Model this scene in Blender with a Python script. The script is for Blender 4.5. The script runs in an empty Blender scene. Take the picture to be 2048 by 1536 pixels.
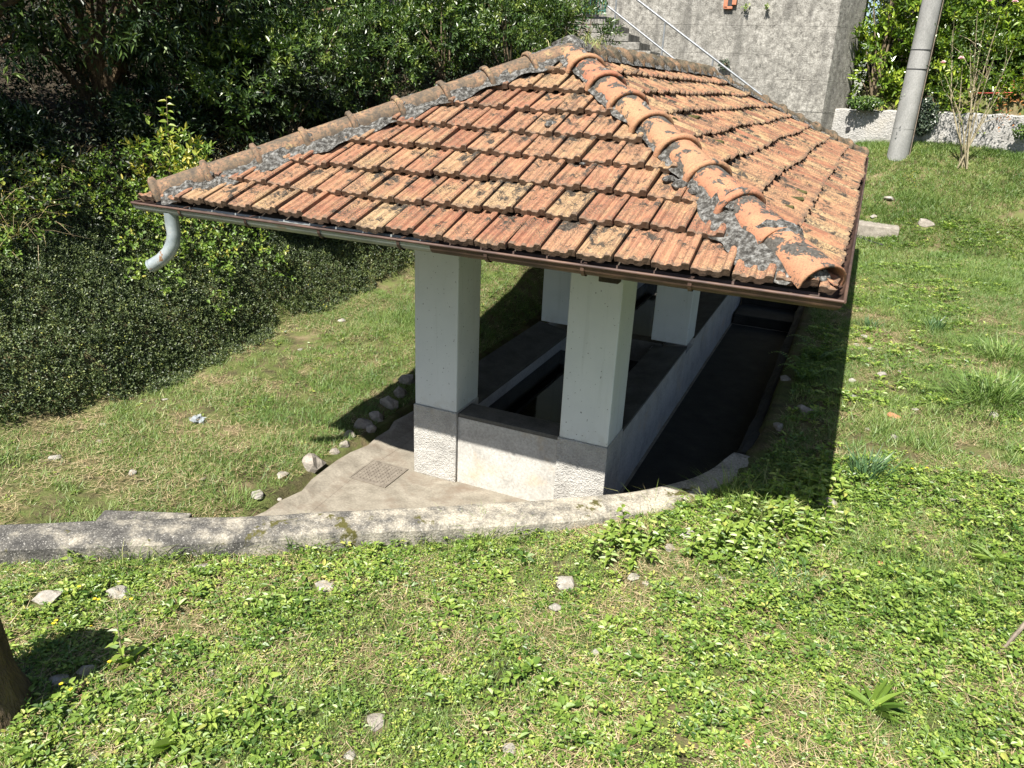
import bpy, bmesh, math, random
import numpy as np
from mathutils import Vector, Matrix

# ------------------------------------------------------------------ camera, sky, sun, exposure
scene = bpy.context.scene
COL = scene.collection
CAM = np.array([3.42046, -5.57449, 3.55966])
YAW, PITCH, ROLL, FPX = -0.4111, 0.3812, 0.0453, 1502.4

def cam_axes():
    cy, sy = math.cos(YAW), math.sin(YAW)
    fwd = np.array([sy*math.cos(PITCH), cy*math.cos(PITCH), -math.sin(PITCH)])
    right = np.array([cy, -sy, 0.0])
    up = np.cross(right, fwd)
    r = right*math.cos(ROLL)+up*math.sin(ROLL)
    u = -right*math.sin(ROLL)+up*math.cos(ROLL)
    return r, u, fwd
CR, CU, CF = cam_axes()
cd = bpy.data.cameras.new('camera'); cam = bpy.data.objects.new('camera', cd); COL.objects.link(cam)
cd.sensor_width = 36.0; cd.lens = FPX/2048*36.0; cd.clip_start = 0.05; cd.clip_end = 500
m = Matrix.Identity(4)
for i in range(3):
    m[i][0] = CR[i]; m[i][1] = CU[i]; m[i][2] = -CF[i]; m[i][3] = CAM[i]
cam.matrix_world = m
scene.camera = cam

SUN = Vector((-0.10, -0.72, 1.0)).normalized()          # towards the sun
world = bpy.data.worlds.new('World'); scene.world = world; world.use_nodes = True
wn = world.node_tree; wn.nodes.clear()
sky = wn.nodes.new('ShaderNodeTexSky'); sky.sky_type = 'NISHITA'; sky.sun_disc = False
sky.sun_elevation = math.asin(SUN.z); sky.sun_rotation = math.atan2(SUN.x, SUN.y)
bg = wn.nodes.new('ShaderNodeBackground'); bg.inputs['Strength'].default_value = 0.062
wo = wn.nodes.new('ShaderNodeOutputWorld')
wn.links.new(sky.outputs[0], bg.inputs[0]); wn.links.new(bg.outputs[0], wo.inputs[0])
sl = bpy.data.lights.new('sun', 'SUN'); sl.energy = 5.0; sl.angle = math.radians(0.53); sl.color = (1.0, 0.955, 0.88)
so = bpy.data.objects.new('sun', sl); COL.objects.link(so)
so.rotation_euler = SUN.to_track_quat('Z', 'Y').to_euler()
vs = scene.view_settings
vs.view_transform = 'Standard'; vs.look = 'None'; vs.gamma = 1.0; vs.exposure = 1.32; vs.use_curve_mapping = False

rng = np.random.default_rng(7)
random.seed(7)

# ------------------------------------------------------------------ helpers
def tag(o, label=None, cat=None, group=None, kind=None):
    if label: o['label'] = label
    if cat: o['category'] = cat
    if group: o['group'] = group
    if kind: o['kind'] = kind
    return o

def link(o, parent=None):
    COL.objects.link(o)
    if parent is not None:
        o.parent = parent
        o.matrix_parent_inverse = WORLD[parent.name].inverted()
    WORLD[o.name] = o.matrix_basis.copy()
    return o
WORLD = {}          # all parts are given in world coordinates; parents are only moved, never rotated

def empty(name, loc, parent=None):
    o = bpy.data.objects.new(name, None); o.location = loc; o.empty_display_size = .2
    link(o, parent)
    WORLD[o.name] = Matrix.Translation(Vector(loc))
    return o

def mesh_np(name, V, F, smooth=False, attrs=None):
    """V (n,3); F list of (k,m) int arrays"""
    me = bpy.data.meshes.new(name)
    V = np.ascontiguousarray(V, dtype=np.float32)
    me.vertices.add(len(V)); me.vertices.foreach_set('co', V.ravel())
    F = [np.asarray(f, dtype=np.int32) for f in F if len(f)]
    nl = sum(f.size for f in F); npol = sum(len(f) for f in F)
    me.loops.add(nl); me.polygons.add(npol)
    me.loops.foreach_set('vertex_index', np.concatenate([f.ravel() for f in F]))
    st = np.concatenate([np.full(len(f), f.shape[1], dtype=np.int32) for f in F])
    me.polygons.foreach_set('loop_start', np.concatenate([[0], np.cumsum(st)[:-1]]).astype(np.int32))
    me.polygons.foreach_set('use_smooth', np.full(npol, smooth))
    for k, a in (attrs or {}).items():
        at = me.attributes.new(k, 'FLOAT', 'POINT'); at.data.foreach_set('value', np.asarray(a, dtype=np.float32))
    me.update(calc_edges=True)
    return me

def obj(name, me, mat=None, parent=None, loc=None):
    o = bpy.data.objects.new(name, me)
    if mat is not None and not len(me.materials): me.materials.append(mat)
    if loc is not None: o.location = loc
    link(o, parent)
    if loc is not None: WORLD[o.name] = Matrix.Translation(Vector(loc))
    return o

class MB:
    """collects faces of one mesh"""
    def __init__(s): s.v = []; s.f = []
    def add(s, vs, fs):
        b = len(s.v); s.v += [tuple(p) for p in vs]; s.f += [tuple(b+i for i in f) for f in fs]
        return s
    def box(s, x0, x1, y0, y1, z0, z1):
        vs = [(x, y, z) for z in (z0, z1) for y in (y0, y1) for x in (x0, x1)]
        return s.add(vs, [(0,2,3,1),(4,5,7,6),(0,1,5,4),(2,6,7,3),(0,4,6,2),(1,3,7,5)])
    def prism(s, poly, z0, z1):
        n = len(poly)
        vs = [(x, y, z0) for x, y in poly]+[(x, y, z1) for x, y in poly]
        return s.add(vs, [tuple(range(n-1, -1, -1)), tuple(range(n, 2*n))]+[(i, (i+1) % n, n+(i+1) % n, n+i) for i in range(n)])
    def tube(s, pts, rad, n=8, cap=True):
        pts = [Vector(p) for p in pts]
        if not hasattr(rad, '__len__'): rad = [rad]*len(pts)
        t0 = (pts[1]-pts[0]).normalized()
        ref = Vector((0, 0, 1)) if abs(t0.z) < .9 else Vector((1, 0, 0))
        a = t0.cross(ref).normalized(); vs = []
        for i, p in enumerate(pts):
            t = (pts[min(i+1, len(pts)-1)]-pts[max(i-1, 0)]).normalized()
            a = (a-t*a.dot(t)).normalized(); b = t.cross(a)
            vs += [p+(a*math.cos(q)+b*math.sin(q))*rad[i] for q in [2*math.pi*j/n for j in range(n)]]
        fs = [(i*n+j, i*n+(j+1) % n, (i+1)*n+(j+1) % n, (i+1)*n+j) for i in range(len(pts)-1) for j in range(n)]
        if cap: fs += [tuple(range(n-1, -1, -1)), tuple((len(pts)-1)*n+j for j in range(n))]
        return s.add(vs, fs)
    def mesh(s, name, smooth=False, bevel=0, seg=2):
        me = bpy.data.meshes.new(name); me.from_pydata(s.v, [], s.f)
        bm = bmesh.new(); bm.from_mesh(me)
        bmesh.ops.recalc_face_normals(bm, faces=bm.faces)
        if bevel: bmesh.ops.bevel(bm, geom=[e for e in bm.edges if e.calc_face_angle(0) > .5], offset=bevel, segments=seg, affect='EDGES', profile=.6)
        for f in bm.faces: f.smooth = smooth
        bm.to_mesh(me); bm.free(); me.update()
        if smooth: me.set_sharp_from_angle(angle=math.radians(50))
        return me

def vnoise(x, y, s=1.0, seed=0):
    """value noise 0..1, vectorised"""
    x = np.asarray(x, float)*s+seed*17.31; y = np.asarray(y, float)*s+seed*9.17
    xi = np.floor(x).astype(np.int64); yi = np.floor(y).astype(np.int64)
    fx = x-xi; fy = y-yi; fx = fx*fx*(3-2*fx); fy = fy*fy*(3-2*fy)
    def h(i, j):
        n = (i*374761393+j*668265263+seed*1274126177) & 0x7fffffff
        n = ((n ^ (n >> 13))*1274126177) & 0x7fffffff
        return ((n ^ (n >> 16)) & 0xffff)/65535.0
    return (h(xi, yi)*(1-fx)+h(xi+1, yi)*fx)*(1-fy)+(h(xi, yi+1)*(1-fx)+h(xi+1, yi+1)*fx)*fy
def fbm(x, y, s=1.0, seed=0, o=4):
    r = 0; a = .5; t = 0
    for k in range(o):
        r = r+a*vnoise(x, y, s*2**k, seed+k*3); t += a; a *= .5
    return r/t

def norm(a): return a/np.maximum(np.linalg.norm(a, axis=-1, keepdims=True), 1e-9)

# ------------------------------------------------------------------ materials
class NT:
    def __init__(s, name):
        s.m = bpy.data.materials.new(name); s.m.use_nodes = True
        s.t = s.m.node_tree; s.t.nodes.clear()
        s.out = s.n('ShaderNodeOutputMaterial')
    def n(s, typ, **kw):
        nd = s.t.nodes.new(typ)
        for k, v in kw.items():
            if k.startswith('_'): setattr(nd, k[1:], v)
        return nd
    def set(s, inp, v):
        if isinstance(v, bpy.types.NodeSocket): s.t.links.new(v, inp)
        else: inp.default_value = v
    def pos(s): return s.n('ShaderNodeNewGeometry').outputs['Position']
    def scale(s, vec, sc):
        nd = s.n('ShaderNodeVectorMath', _operation='MULTIPLY'); s.set(nd.inputs[0], vec); nd.inputs[1].default_value = sc; return nd.outputs[0]
    def noise(s, vec, sc, det=4, rough=.55, dist=0):
        nd = s.n('ShaderNodeTexNoise'); s.set(nd.inputs['Vector'], vec); nd.inputs['Scale'].default_value = sc
        nd.inputs['Detail'].default_value = det; nd.inputs['Roughness'].default_value = rough; nd.inputs['Distortion'].default_value = dist
        return nd.outputs['Fac']
    def vor(s, vec, sc, out='Distance'):
        nd = s.n('ShaderNodeTexVoronoi'); s.set(nd.inputs['Vector'], vec); nd.inputs['Scale'].default_value = sc; return nd.outputs[out]
    def ramp(s, fac, stops, interp='LINEAR'):
        nd = s.n('ShaderNodeValToRGB'); s.set(nd.inputs[0], fac); nd.color_ramp.interpolation = interp
        el = nd.color_ramp.elements
        while len(el) < len(stops): el.new(.5)
        for e, (p, c) in zip(el, stops):
            e.position = p; e.color = (c, c, c, 1) if not hasattr(c, '__len__') else (*c, 1)
        return nd.outputs[0]
    def mix(s, fac, a, b, mode='MIX'):
        nd = s.n('ShaderNodeMix', _data_type='RGBA', _blend_type=mode)
        s.set(nd.inputs[0], fac)
        for i, v in ((6, a), (7, b)):
            if isinstance(v, (tuple, list)): v = (*v[:3], 1)
            s.set(nd.inputs[i], v)
        return nd.outputs[2]
    def math(s, op, a, b=0, c=None):
        nd = s.n('ShaderNodeMath', _operation=op); s.set(nd.inputs[0], a); s.set(nd.inputs[1], b)
        if c is not None: s.set(nd.inputs[2], c)
        return nd.outputs[0]
    def attr(s, name): return s.n('ShaderNodeAttribute', _attribute_name=name).outputs['Fac']
    def rand(s): return s.n('ShaderNodeObjectInfo').outputs['Random']
    def bump(s, h, st=.5, dist=.01, nrm=None):
        nd = s.n('ShaderNodeBump'); nd.inputs['Strength'].default_value = st; nd.inputs['Distance'].default_value = dist
        s.set(nd.inputs['Height'], h)
        if nrm is not None: s.set(nd.inputs['Normal'], nrm)
        return nd.outputs[0]
    def surf(s, col, rough=.8, nrm=None, metal=0, spec=.5, trans=0, tcol=None):
        b = s.n('ShaderNodeBsdfPrincipled')
        s.set(b.inputs['Base Color'], (*col, 1) if isinstance(col, tuple) else col); s.set(b.inputs['Roughness'], rough)
        s.set(b.inputs['Metallic'], metal); s.set(b.inputs['Specular IOR Level'], spec)
        if nrm is not None: s.set(b.inputs['Normal'], nrm)
        o = b.outputs[0]
        if trans:
            t = s.n('ShaderNodeBsdfTranslucent'); s.set(t.inputs[0], tcol if tcol is not None else col)
            mx = s.n('ShaderNodeMixShader'); mx.inputs[0].default_value = trans
            s.t.links.new(o, mx.inputs[1]); s.t.links.new(t.outputs[0], mx.inputs[2]); o = mx.outputs[0]
        s.t.links.new(o, s.out.inputs[0])
        return s.m

def leaf_mat(name, stops, rough=.45, trans=.28, spec=.5):
    t = NT(name); r = t.attr('rnd')
    c = t.ramp(r, stops)
    tc = t.mix(1.0, c, (1.0, 1.15, .45), 'MULTIPLY')
    return t.surf(c, rough, spec=spec, trans=trans, tcol=tc)

def rough_mat(name, stops, sc=6, fine=60, bumpst=.5, bumpd=.01, rough=.9, det=6, dirt=None, dirt_sc=2.5, dirt_lo=.52, dirt_hi=.68, speck=None, speck_amt=.35, stretch=(1, 1, 1), local=False):
    t = NT(name)
    P = t.n('ShaderNodeTexCoord').outputs['Object'] if local else t.pos()
    if stretch != (1, 1, 1): P = t.scale(P, stretch)
    n1 = t.noise(P, sc, det, .62); n2 = t.noise(P, fine, 3, .6)
    c = t.ramp(n1, stops)
    c = t.mix(.55, c, t.ramp(n2, [(.25, .55), (.75, 1.35)]), 'MULTIPLY')
    if dirt is not None:
        d = t.noise(P, dirt_sc, 7, .68)
        c = t.mix(t.ramp(d, [(dirt_lo, 0.), (dirt_hi, 1.)]), c, dirt)
    if speck is not None:
        v = t.noise(P, fine*1.6, 2, .5)
        k = t.math('MULTIPLY', t.ramp(v, [(.60, 0.), (.66, 1.)]), speck_amt)
        c = t.mix(k, c, speck)
    h = t.math('ADD', n2, t.math('MULTIPLY', n1, 1.5))
    return t.surf(c, rough, t.bump(h, bumpst, bumpd), spec=.3)

M = {}
# roof tiles: colour from a random value per tile, weathering from world-space noise
t = NT('terracotta_tile'); P = t.pos()
r = t.math('FRACT', t.math('ADD', t.attr('rnd'), t.rand()))
v = t.attr('vpos'); uu = t.attr('upos')
base = t.ramp(r, [(0, (.215, .08, .048)), (.25, (.265, .112, .066)), (.5, (.29, .138, .08)), (.75, (.30, .17, .095)), (.93, (.31, .205, .112)), (1, (.33, .245, .14))])
cv = t.n('ShaderNodeCombineXYZ'); t.set(cv.inputs[0], t.math('MULTIPLY', uu, 95.)); t.set(cv.inputs[1], t.math('MULTIPLY', v, 1.1)); t.set(cv.inputs[2], t.math('MULTIPLY', r, 91.))
st_ = t.noise(cv.outputs[0], 1.0, 4, .6)                       # rain streaks down each tile
n1 = t.noise(P, 7, 6, .65); n3 = t.noise(P, 34, 5, .65)
c = t.mix(t.ramp(st_, [(.45, 0.), (.62, .45)]), base, (.36, .235, .125))
yl = t.ramp(t.noise(P, 2.3, 6, .7), [(.52, 0.), (.66, .6)])
c = t.mix(yl, c, (.36, .26, .13))
c = t.mix(t.ramp(st_, [(.32, .8), (.47, 0.)]), c, (.125, .075, .05))
c = t.mix(t.ramp(n1, [(.50, 0.), (.68, .2)]), c, (.36, .28, .155))
c = t.mix(.6, c, t.ramp(n3, [(.3, .55), (.7, 1.3)]), 'MULTIPLY')
sp = t.noise(P, 105, 4, .65)
spm = t.math('MULTIPLY', t.ramp(sp, [(.45, 0.), (.56, 1.)]), t.ramp(t.noise(P, 4.5, 5, .65), [(.38, .18), (.60, .95)]))
c = t.mix(spm, c, (.085, .062, .044))
ln = t.math('ADD', t.noise(P, 9, 7, .72, .5), t.math('MULTIPLY', t.math('SUBTRACT', sp, .5), .16))
thr = t.math('ADD', ln, t.math('MULTIPLY', t.math('SUBTRACT', v, .35), .09))
thr = t.math('ADD', thr, t.math('MULTIPLY', t.math('SUBTRACT', r, .5), .07))
lm = t.ramp(thr, [(.562, 0.), (.63, 1.)])
c = t.mix(lm, c, t.ramp(t.noise(P, 75, 4, .65), [(.35, (.022, .019, .015)), (.55, (.05, .042, .033)), (.72, (.12, .105, .08))]))
ed = t.ramp(t.math('ADD', v, t.math('MULTIPLY', t.math('SUBTRACT', n3, .5), .5)), [(.0, .85), (.09, 0.)])   # grime on the lower edge
c = t.mix(ed, c, (.12, .085, .06))
h = t.math('ADD', t.noise(P, 70, 4, .6), t.math('MULTIPLY', lm, .5))
M['tile'] = t.surf(c, .9, t.bump(h, .6, .006), spec=.2)

t = NT('terracotta_cap'); P = t.pos()
r = t.rand()
base = t.ramp(r, [(0, (.29, .115, .068)), (.5, (.32, .14, .08)), (1, (.33, .17, .095))])
base = t.mix(t.ramp(t.noise(P, 6, 6, .65), [(.47, 0.), (.66, .6)]), base, (.33, .22, .115))
base = t.mix(t.math('MULTIPLY', t.ramp(t.noise(P, 110, 3, .6), [(.5, 0.), (.62, 1.)]), .6), base, (.13, .09, .06))
lm = t.ramp(t.math('ADD', t.noise(P, 7, 7, .72, .3), t.math('MULTIPLY', t.attr('vpos'), .12)), [(.585, 0.), (.605, 1.)])
c = t.mix(lm, base, t.ramp(t.noise(P, 60, 3), [(.3, (.026, .024, .02)), (.7, (.10, .092, .08))]))
M['cap'] = t.surf(c, .9, t.bump(t.math('ADD', t.noise(P, 60, 5, .65), lm), .5, .006), spec=.25)
t = NT('terracotta_cap_weathered'); P = t.pos()
base = t.ramp(t.noise(P, 8, 6, .7), [(.36, (.06, .05, .04)), (.47, (.13, .095, .062)), (.57, (.20, .12, .075)), (.70, (.29, .22, .11))])
c = t.mix(t.ramp(t.noise(P, 45, 5, .7), [(.47, 0.), (.58, .9)]), base, (.075, .062, .048))
M['cap_old'] = t.surf(c, .92, t.bump(t.noise(P, 55, 5, .65), .6, .007), spec=.2)

M['cap_moss'] = rough_mat('mossy_cap', [(.34, (.035, .03, .02)), (.48, (.09, .075, .05)), (.6, (.17, .11, .065)), (.74, (.27, .16, .09))], sc=9, fine=70, bumpst=1, bumpd=.015, det=8)
M['mortar'] = rough_mat('lichen_mortar', [(.33, (.035, .033, .028)), (.45, (.085, .08, .07)), (.53, (.17, .165, .15)), (.62, (.30, .295, .275)), (.75, (.48, .48, .45))], sc=36, fine=110, bumpst=1, bumpd=.03, det=9)
M['moss'] = rough_mat('dry_moss', [(.3, (.035, .032, .012)), (.6, (.10, .095, .03)), (.8, (.17, .15, .05))], sc=20, fine=120, bumpst=1, bumpd=.02)
t = NT('pale_plaster'); P = t.pos()
n1 = t.noise(P, 2.2, 5, .6); dr = t.noise(t.scale(P, (9, 9, .7)), 1.6, 5, .6)
c = t.ramp(n1, [(.3, (.51, .535, .525)), (.7, (.58, .60, .585))])
c = t.mix(t.ramp(dr, [(.56, 0.), (.75, .35)]), c, (.36, .38, .34))
c = t.mix(t.ramp(t.noise(P, 48, 2, .4), [(.715, 0.), (.735, .9)]), c, (.10, .10, .09))
sz3 = t.n('ShaderNodeSeparateXYZ'); t.set(sz3.inputs[0], P)
low = t.math('MULTIPLY', t.ramp(sz3.outputs[2], [(.72, 1.), (.90, 0.)]), t.ramp(t.noise(P, 9, 5, .65), [(.42, 0.), (.62, .5)]))
c = t.mix(low, c, (.40, .39, .34))
M['plaster'] = t.surf(c, .9, t.bump(t.noise(P, 30, 5, .6), .2, .004), spec=.3)
# roughcast plinth and cement infill
M['roughcast'] = rough_mat('roughcast_cement', [(.3, (.32, .31, .285)), (.5, (.43, .415, .38)), (.75, (.49, .475, .44))], sc=5, fine=75, bumpst=1, bumpd=.022, dirt=(.40, .35, .27), dirt_sc=3.2, dirt_lo=.56, dirt_hi=.8)
M['cement'] = rough_mat('smooth_cement', [(.3, (.29, .28, .255)), (.5, (.40, .385, .35)), (.75, (.46, .445, .41))], sc=4, fine=40, bumpst=.35, bumpd=.006, dirt=(.42, .33, .22), dirt_sc=2.6, dirt_lo=.54, dirt_hi=.78, speck=(.2, .19, .17))
M['slab'] = rough_mat('washing_slab_stone', [(.3, (.055, .052, .045)), (.7, (.11, .105, .092))], sc=5, fine=50, bumpst=.3, bumpd=.004)
M['wallcap'] = rough_mat('weathered_concrete', [(.32, (.13, .125, .115)), (.46, (.25, .24, .215)), (.58, (.40, .38, .33)), (.75, (.52, .49, .43))], sc=5.5, fine=55, bumpst=.8, bumpd=.012, det=8, dirt=(.09, .085, .075), dirt_sc=1.6, dirt_lo=.57, dirt_hi=.70, speck=(.55, .53, .48))
t = NT('retaining_wall_concrete'); P = t.pos()
sx_ = t.n('ShaderNodeSeparateXYZ'); t.set(sx_.inputs[0], P)
n1 = t.noise(P, 6, 8, .68); n2 = t.noise(P, 60, 4, .65)
age = t.math('ADD', n1, t.math('MULTIPLY', t.math('ADD', sx_.outputs[0], -.6), -.055))
c = t.ramp(age, [(.36, (.36, .325, .26)), (.49, (.21, .192, .157)), (.59, (.095, .09, .08)), (.74, (.048, .046, .043))])
c = t.mix(.75, c, t.ramp(n2, [(.3, .45), (.7, 1.5)]), 'MULTIPLY')
c = t.mix(t.math('MULTIPLY', t.ramp(t.noise(P, 85, 3), [(.58, 0.), (.66, 1.)]), .5), c, (.5, .48, .43))
mo = t.ramp(t.math('ADD', t.noise(P, 3.2, 6, .65), t.math('MULTIPLY', n2, .1)), [(.665, 0.), (.70, 1.)])
c = t.mix(mo, c, (.075, .07, .02))
M['retain'] = t.surf(c, .92, t.bump(t.math('ADD', n2, n1), .8, .012), spec=.25)
M['path'] = rough_mat('path_concrete', [(.3, (.135, .118, .092)), (.48, (.20, .178, .14)), (.72, (.27, .243, .195))], sc=4.5, fine=45, bumpst=.4, bumpd=.006, dirt=(.15, .118, .088), dirt_sc=2.6, dirt_lo=.49, dirt_hi=.68, speck=(.15, .13, .1), speck_amt=.25, stretch=(1, 1.3, 1))
M['soil'] = rough_mat('bare_soil', [(.3, (.05, .04, .03)), (.7, (.16, .125, .09))], sc=9, fine=60, bumpst=1, bumpd=.02)
t = NT('shuttered_concrete'); P = t.pos()
n1 = t.noise(P, 1.1, 6, .6); n2 = t.noise(P, 9, 7, .72); n3 = t.noise(P, 42, 3, .6); vs_ = t.noise(t.scale(P, (5, 5, .5)), 1.0, 6, .65)
c = t.ramp(n2, [(.34, (.10, .095, .085)), (.47, (.215, .205, .182)), (.58, (.30, .288, .258)), (.70, (.40, .385, .35))])
c = t.mix(t.ramp(vs_, [(.50, 0.), (.66, .7)]), c, (.105, .10, .09))
c = t.mix(t.ramp(n1, [(.36, .45), (.52, 0.)]), c, (.14, .135, .12))
c = t.mix(.8, c, t.ramp(n3, [(.3, .55), (.7, 1.4)]), 'MULTIPLY')
M['bigwall'] = t.surf(c, .95, t.bump(t.math('ADD', n3, n2), .7, .02), spec=.2)
M['whitewall'] = rough_mat('white_render', [(.3, (.25, .24, .225)), (.6, (.36, .35, .33))], sc=3, fine=26, bumpst=1, bumpd=.03, dirt=(.36, .33, .28), dirt_sc=1.5, dirt_lo=.55, dirt_hi=.8)
M['pole'] = rough_mat('pole_concrete', [(.35, (.20, .20, .19)), (.65, (.275, .272, .26))], sc=4, fine=60, bumpst=.3, bumpd=.006, stretch=(1, 1, .5))
M['shade_litter'] = rough_mat('shade_darkened_litter', [(.3, (.022, .017, .010)), (.6, (.05, .038, .022)), (.8, (.09, .068, .04))], sc=10, fine=60, bumpst=1, bumpd=.03)  # leaf litter kept near-black to stand in for shade on the hillside
M['stone'] = rough_mat('field_stone', [(.3, (.17, .155, .13)), (.5, (.28, .26, .225)), (.75, (.41, .39, .35))], sc=14, fine=90, bumpst=.8, bumpd=.008, dirt=(.22, .18, .12), dirt_sc=9, dirt_lo=.52, dirt_hi=.68)
M['darkstone'] = rough_mat('earthy_stone', [(.3, (.16, .14, .115)), (.6, (.28, .25, .21)), (.8, (.38, .35, .30))], sc=10, fine=70, bumpst=.9, bumpd=.01)
M['brickbit'] = rough_mat('broken_brick', [(.3, (.36, .13, .075)), (.7, (.48, .21, .12))], sc=16, fine=80, bumpst=.8, bumpd=.006)
M['shade_concrete'] = rough_mat('shade_darkened_concrete', [(.3, (.010, .010, .008)), (.6, (.026, .025, .02)), (.8, (.05, .047, .038))], sc=4, fine=40, bumpst=.5, bumpd=.008, rough=.8)  # mossy concrete with the roof shade painted into a near-black base
M['bark'] = rough_mat('bark', [(.3, (.045, .032, .02)), (.55, (.12, .085, .045)), (.8, (.21, .16, .075))], sc=9, fine=40, bumpst=1, bumpd=.04, stretch=(1, 1, .3))
M['wood'] = rough_mat('grey_wood', [(.3, (.10, .08, .06)), (.7, (.22, .18, .14))], sc=14, fine=60, bumpst=.6, bumpd=.005)
M['stem'] = rough_mat('twig', [(.3, (.10, .075, .045)), (.7, (.20, .155, .10))], sc=12, fine=60, bumpst=.4, bumpd=.003)
M['cane'] = rough_mat('pale_cane', [(.3, (.18, .15, .09)), (.7, (.36, .31, .20))], sc=12, fine=60, bumpst=.4, bumpd=.003)
M['deck'] = rough_mat('dark_boarding', [(.3, (.03, .024, .018)), (.7, (.07, .055, .04))], sc=8, fine=40, bumpst=.3)

t = NT('rusty_gutter'); P = t.pos()
c = t.ramp(t.noise(t.scale(P, (.6, .6, 2.5)), 7, 6, .65), [(.32, (.035, .022, .018)), (.5, (.07, .042, .033)), (.62, (.11, .064, .045)), (.78, (.20, .115, .075))])
M['rust'] = t.surf(c, .6, t.bump(t.noise(P, 60, 4), .2, .003), metal=.15, spec=.4)
t = NT('zinc_gutter'); P = t.pos()
c = t.ramp(t.noise(t.scale(P, (.4, 1, 2)), 6, 6, .65), [(.36, (.20, .215, .205)), (.6, (.32, .345, .34)), (.70, (.25, .16, .10))])
M['zinc'] = t.surf(c, .42, t.bump(t.noise(P, 40, 4), .12, .003), metal=.45)
t = NT('galvanised_pipe'); P = t.pos()
c = t.ramp(t.noise(P, 9, 5, .6), [(.36, (.22, .255, .265)), (.5, (.29, .33, .34)), (.60, (.35, .39, .395)), (.64, (.26, .14, .07))])
M['galv'] = t.surf(c, .40, t.bump(t.noise(P, 60, 3), .1, .002), metal=.35)
t = NT('steel_rail'); M['rail'] = t.surf(t.ramp(t.noise(t.pos(), 14, 4), [(.3, (.20, .21, .22)), (.7, (.31, .325, .335))]), .45, metal=.5)
t = NT('green_paint'); M['green'] = t.surf(t.ramp(t.noise(t.pos(), 14, 4), [(.3, (.03, .11, .09)), (.7, (.05, .16, .125))]), .5)
t = NT('cast_iron'); M['iron'] = t.surf(t.ramp(t.noise(t.pos(), 20, 5), [(.3, (.11, .092, .072)), (.7, (.19, .165, .13))]), .8, t.bump(t.noise(t.pos(), 90, 3), .4, .003))
t = NT('still_water'); M['water'] = t.surf((.006, .008, .007), .06, t.bump(t.noise(t.pos(), 6, 2), .06, .01))
t = NT('black_hose'); M['hose'] = t.surf(t.ramp(t.noise(t.pos(), 10, 3), [(.3, (.015, .015, .017)), (.7, (.04, .04, .042))]), .5)
t = NT('red_cord'); M['redcord'] = t.surf(t.ramp(t.noise(t.pos(), 30, 3), [(.3, (.5, .03, .03)), (.7, (.65, .06, .05))]), .6)
t = NT('plastic_film'); M['plastic'] = t.surf(t.ramp(t.noise(t.pos(), 20, 4), [(.3, (.28, .31, .33)), (.7, (.45, .48, .50))]), .25, trans=.3, tcol=(.6, .65, .68, 1))
t = NT('pink_petal'); M['petal'] = t.surf(t.ramp(t.noise(t.pos(), 30, 3), [(.3, (.72, .42, .46)), (.7, (.85, .66, .66))]), .6, trans=.25, tcol=(.8, .5, .5, 1))

# ground sheet
t = NT('soil_and_thatch'); P = t.pos()
c = t.ramp(t.noise(P, 2.2, 7, .65), [(.34, (.045, .045, .02)), (.48, (.09, .08, .038)), (.6, (.165, .13, .072)), (.75, (.24, .19, .115))])
c = t.mix(.7, c, t.ramp(t.noise(P, 55, 4, .65), [(.3, .45), (.7, 1.35)]), 'MULTIPLY')
c = t.mix(t.ramp(t.noise(P, 5.5, 5, .6), [(.42, 0.), (.58, .75)]), c, (.10, .125, .035))
sl_ = t.n('ShaderNodeSeparateXYZ'); t.set(sl_.inputs[0], t.n('ShaderNodeNewGeometry').outputs['Normal'])
M['ground'] = t.surf(c, .95, t.bump(t.noise(P, 40, 6, .7), 1, .02), spec=.15)

L = leaf_mat
M['weed'] = L('weed_leaf', [(0, (.03, .075, .012)), (.3, (.09, .165, .026)), (.6, (.195, .285, .048)), (.85, (.31, .38, .08)), (1, (.45, .43, .12))], .42, .30)
M['grass'] = L('grass_blade', [(0, (.065, .13, .026)), (.4, (.13, .21, .045)), (.68, (.21, .28, .075)), (.84, (.31, .32, .12)), (1, (.43, .36, .20))], .5, .3)
M['straw'] = L('dry_straw', [(0, (.22, .16, .075)), (.5, (.40, .31, .17)), (1, (.52, .43, .27))], .6, .2)
M['cover'] = L('creeping_shrub_leaf', [(0, (.022, .036, .013)), (.4, (.07, .10, .034)), (.75, (.165, .205, .072)), (.94, (.27, .30, .075)), (1, (.46, .42, .08))], .46, .18, .5)
M['bush'] = L('dark_bush_leaf', [(0, (.009, .022, .006)), (.5, (.022, .048, .012)), (.8, (.055, .10, .022)), (1, (.12, .17, .045))], .42, .16, .5)
M['under'] = L('shade_darkened_leaf', [(0, (.006, .013, .004)), (.6, (.015, .028, .008)), (1, (.04, .062, .016))], .5, .1, .4)  # foliage colours lowered to paint in deep shade
M['shrub'] = L('mid_bush_leaf', [(0, (.018, .04, .009)), (.45, (.048, .092, .018)), (.8, (.10, .165, .03)), (1, (.20, .25, .05))], .38, .25, .6)
M['laurel'] = L('laurel_leaf', [(0, (.03, .06, .009)), (.4, (.085, .15, .016)), (.75, (.17, .26, .024)), (1, (.29, .35, .04))], .28, .25, .6)
M['fig'] = L('fig_leaf', [(0, (.025, .07, .02)), (.5, (.05, .115, .028)), (1, (.09, .17, .04))], .45, .25)
M['ivy'] = L('ivy_leaf', [(0, (.02, .036, .02)), (.5, (.048, .07, .042)), (1, (.10, .13, .075))], .35, .1, .7)
M['bramble'] = L('bramble_leaf', [(0, (.07, .135, .022)), (.5, (.14, .225, .036)), (.8, (.23, .295, .048)), (1, (.44, .39, .07))], .42, .3)
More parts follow.
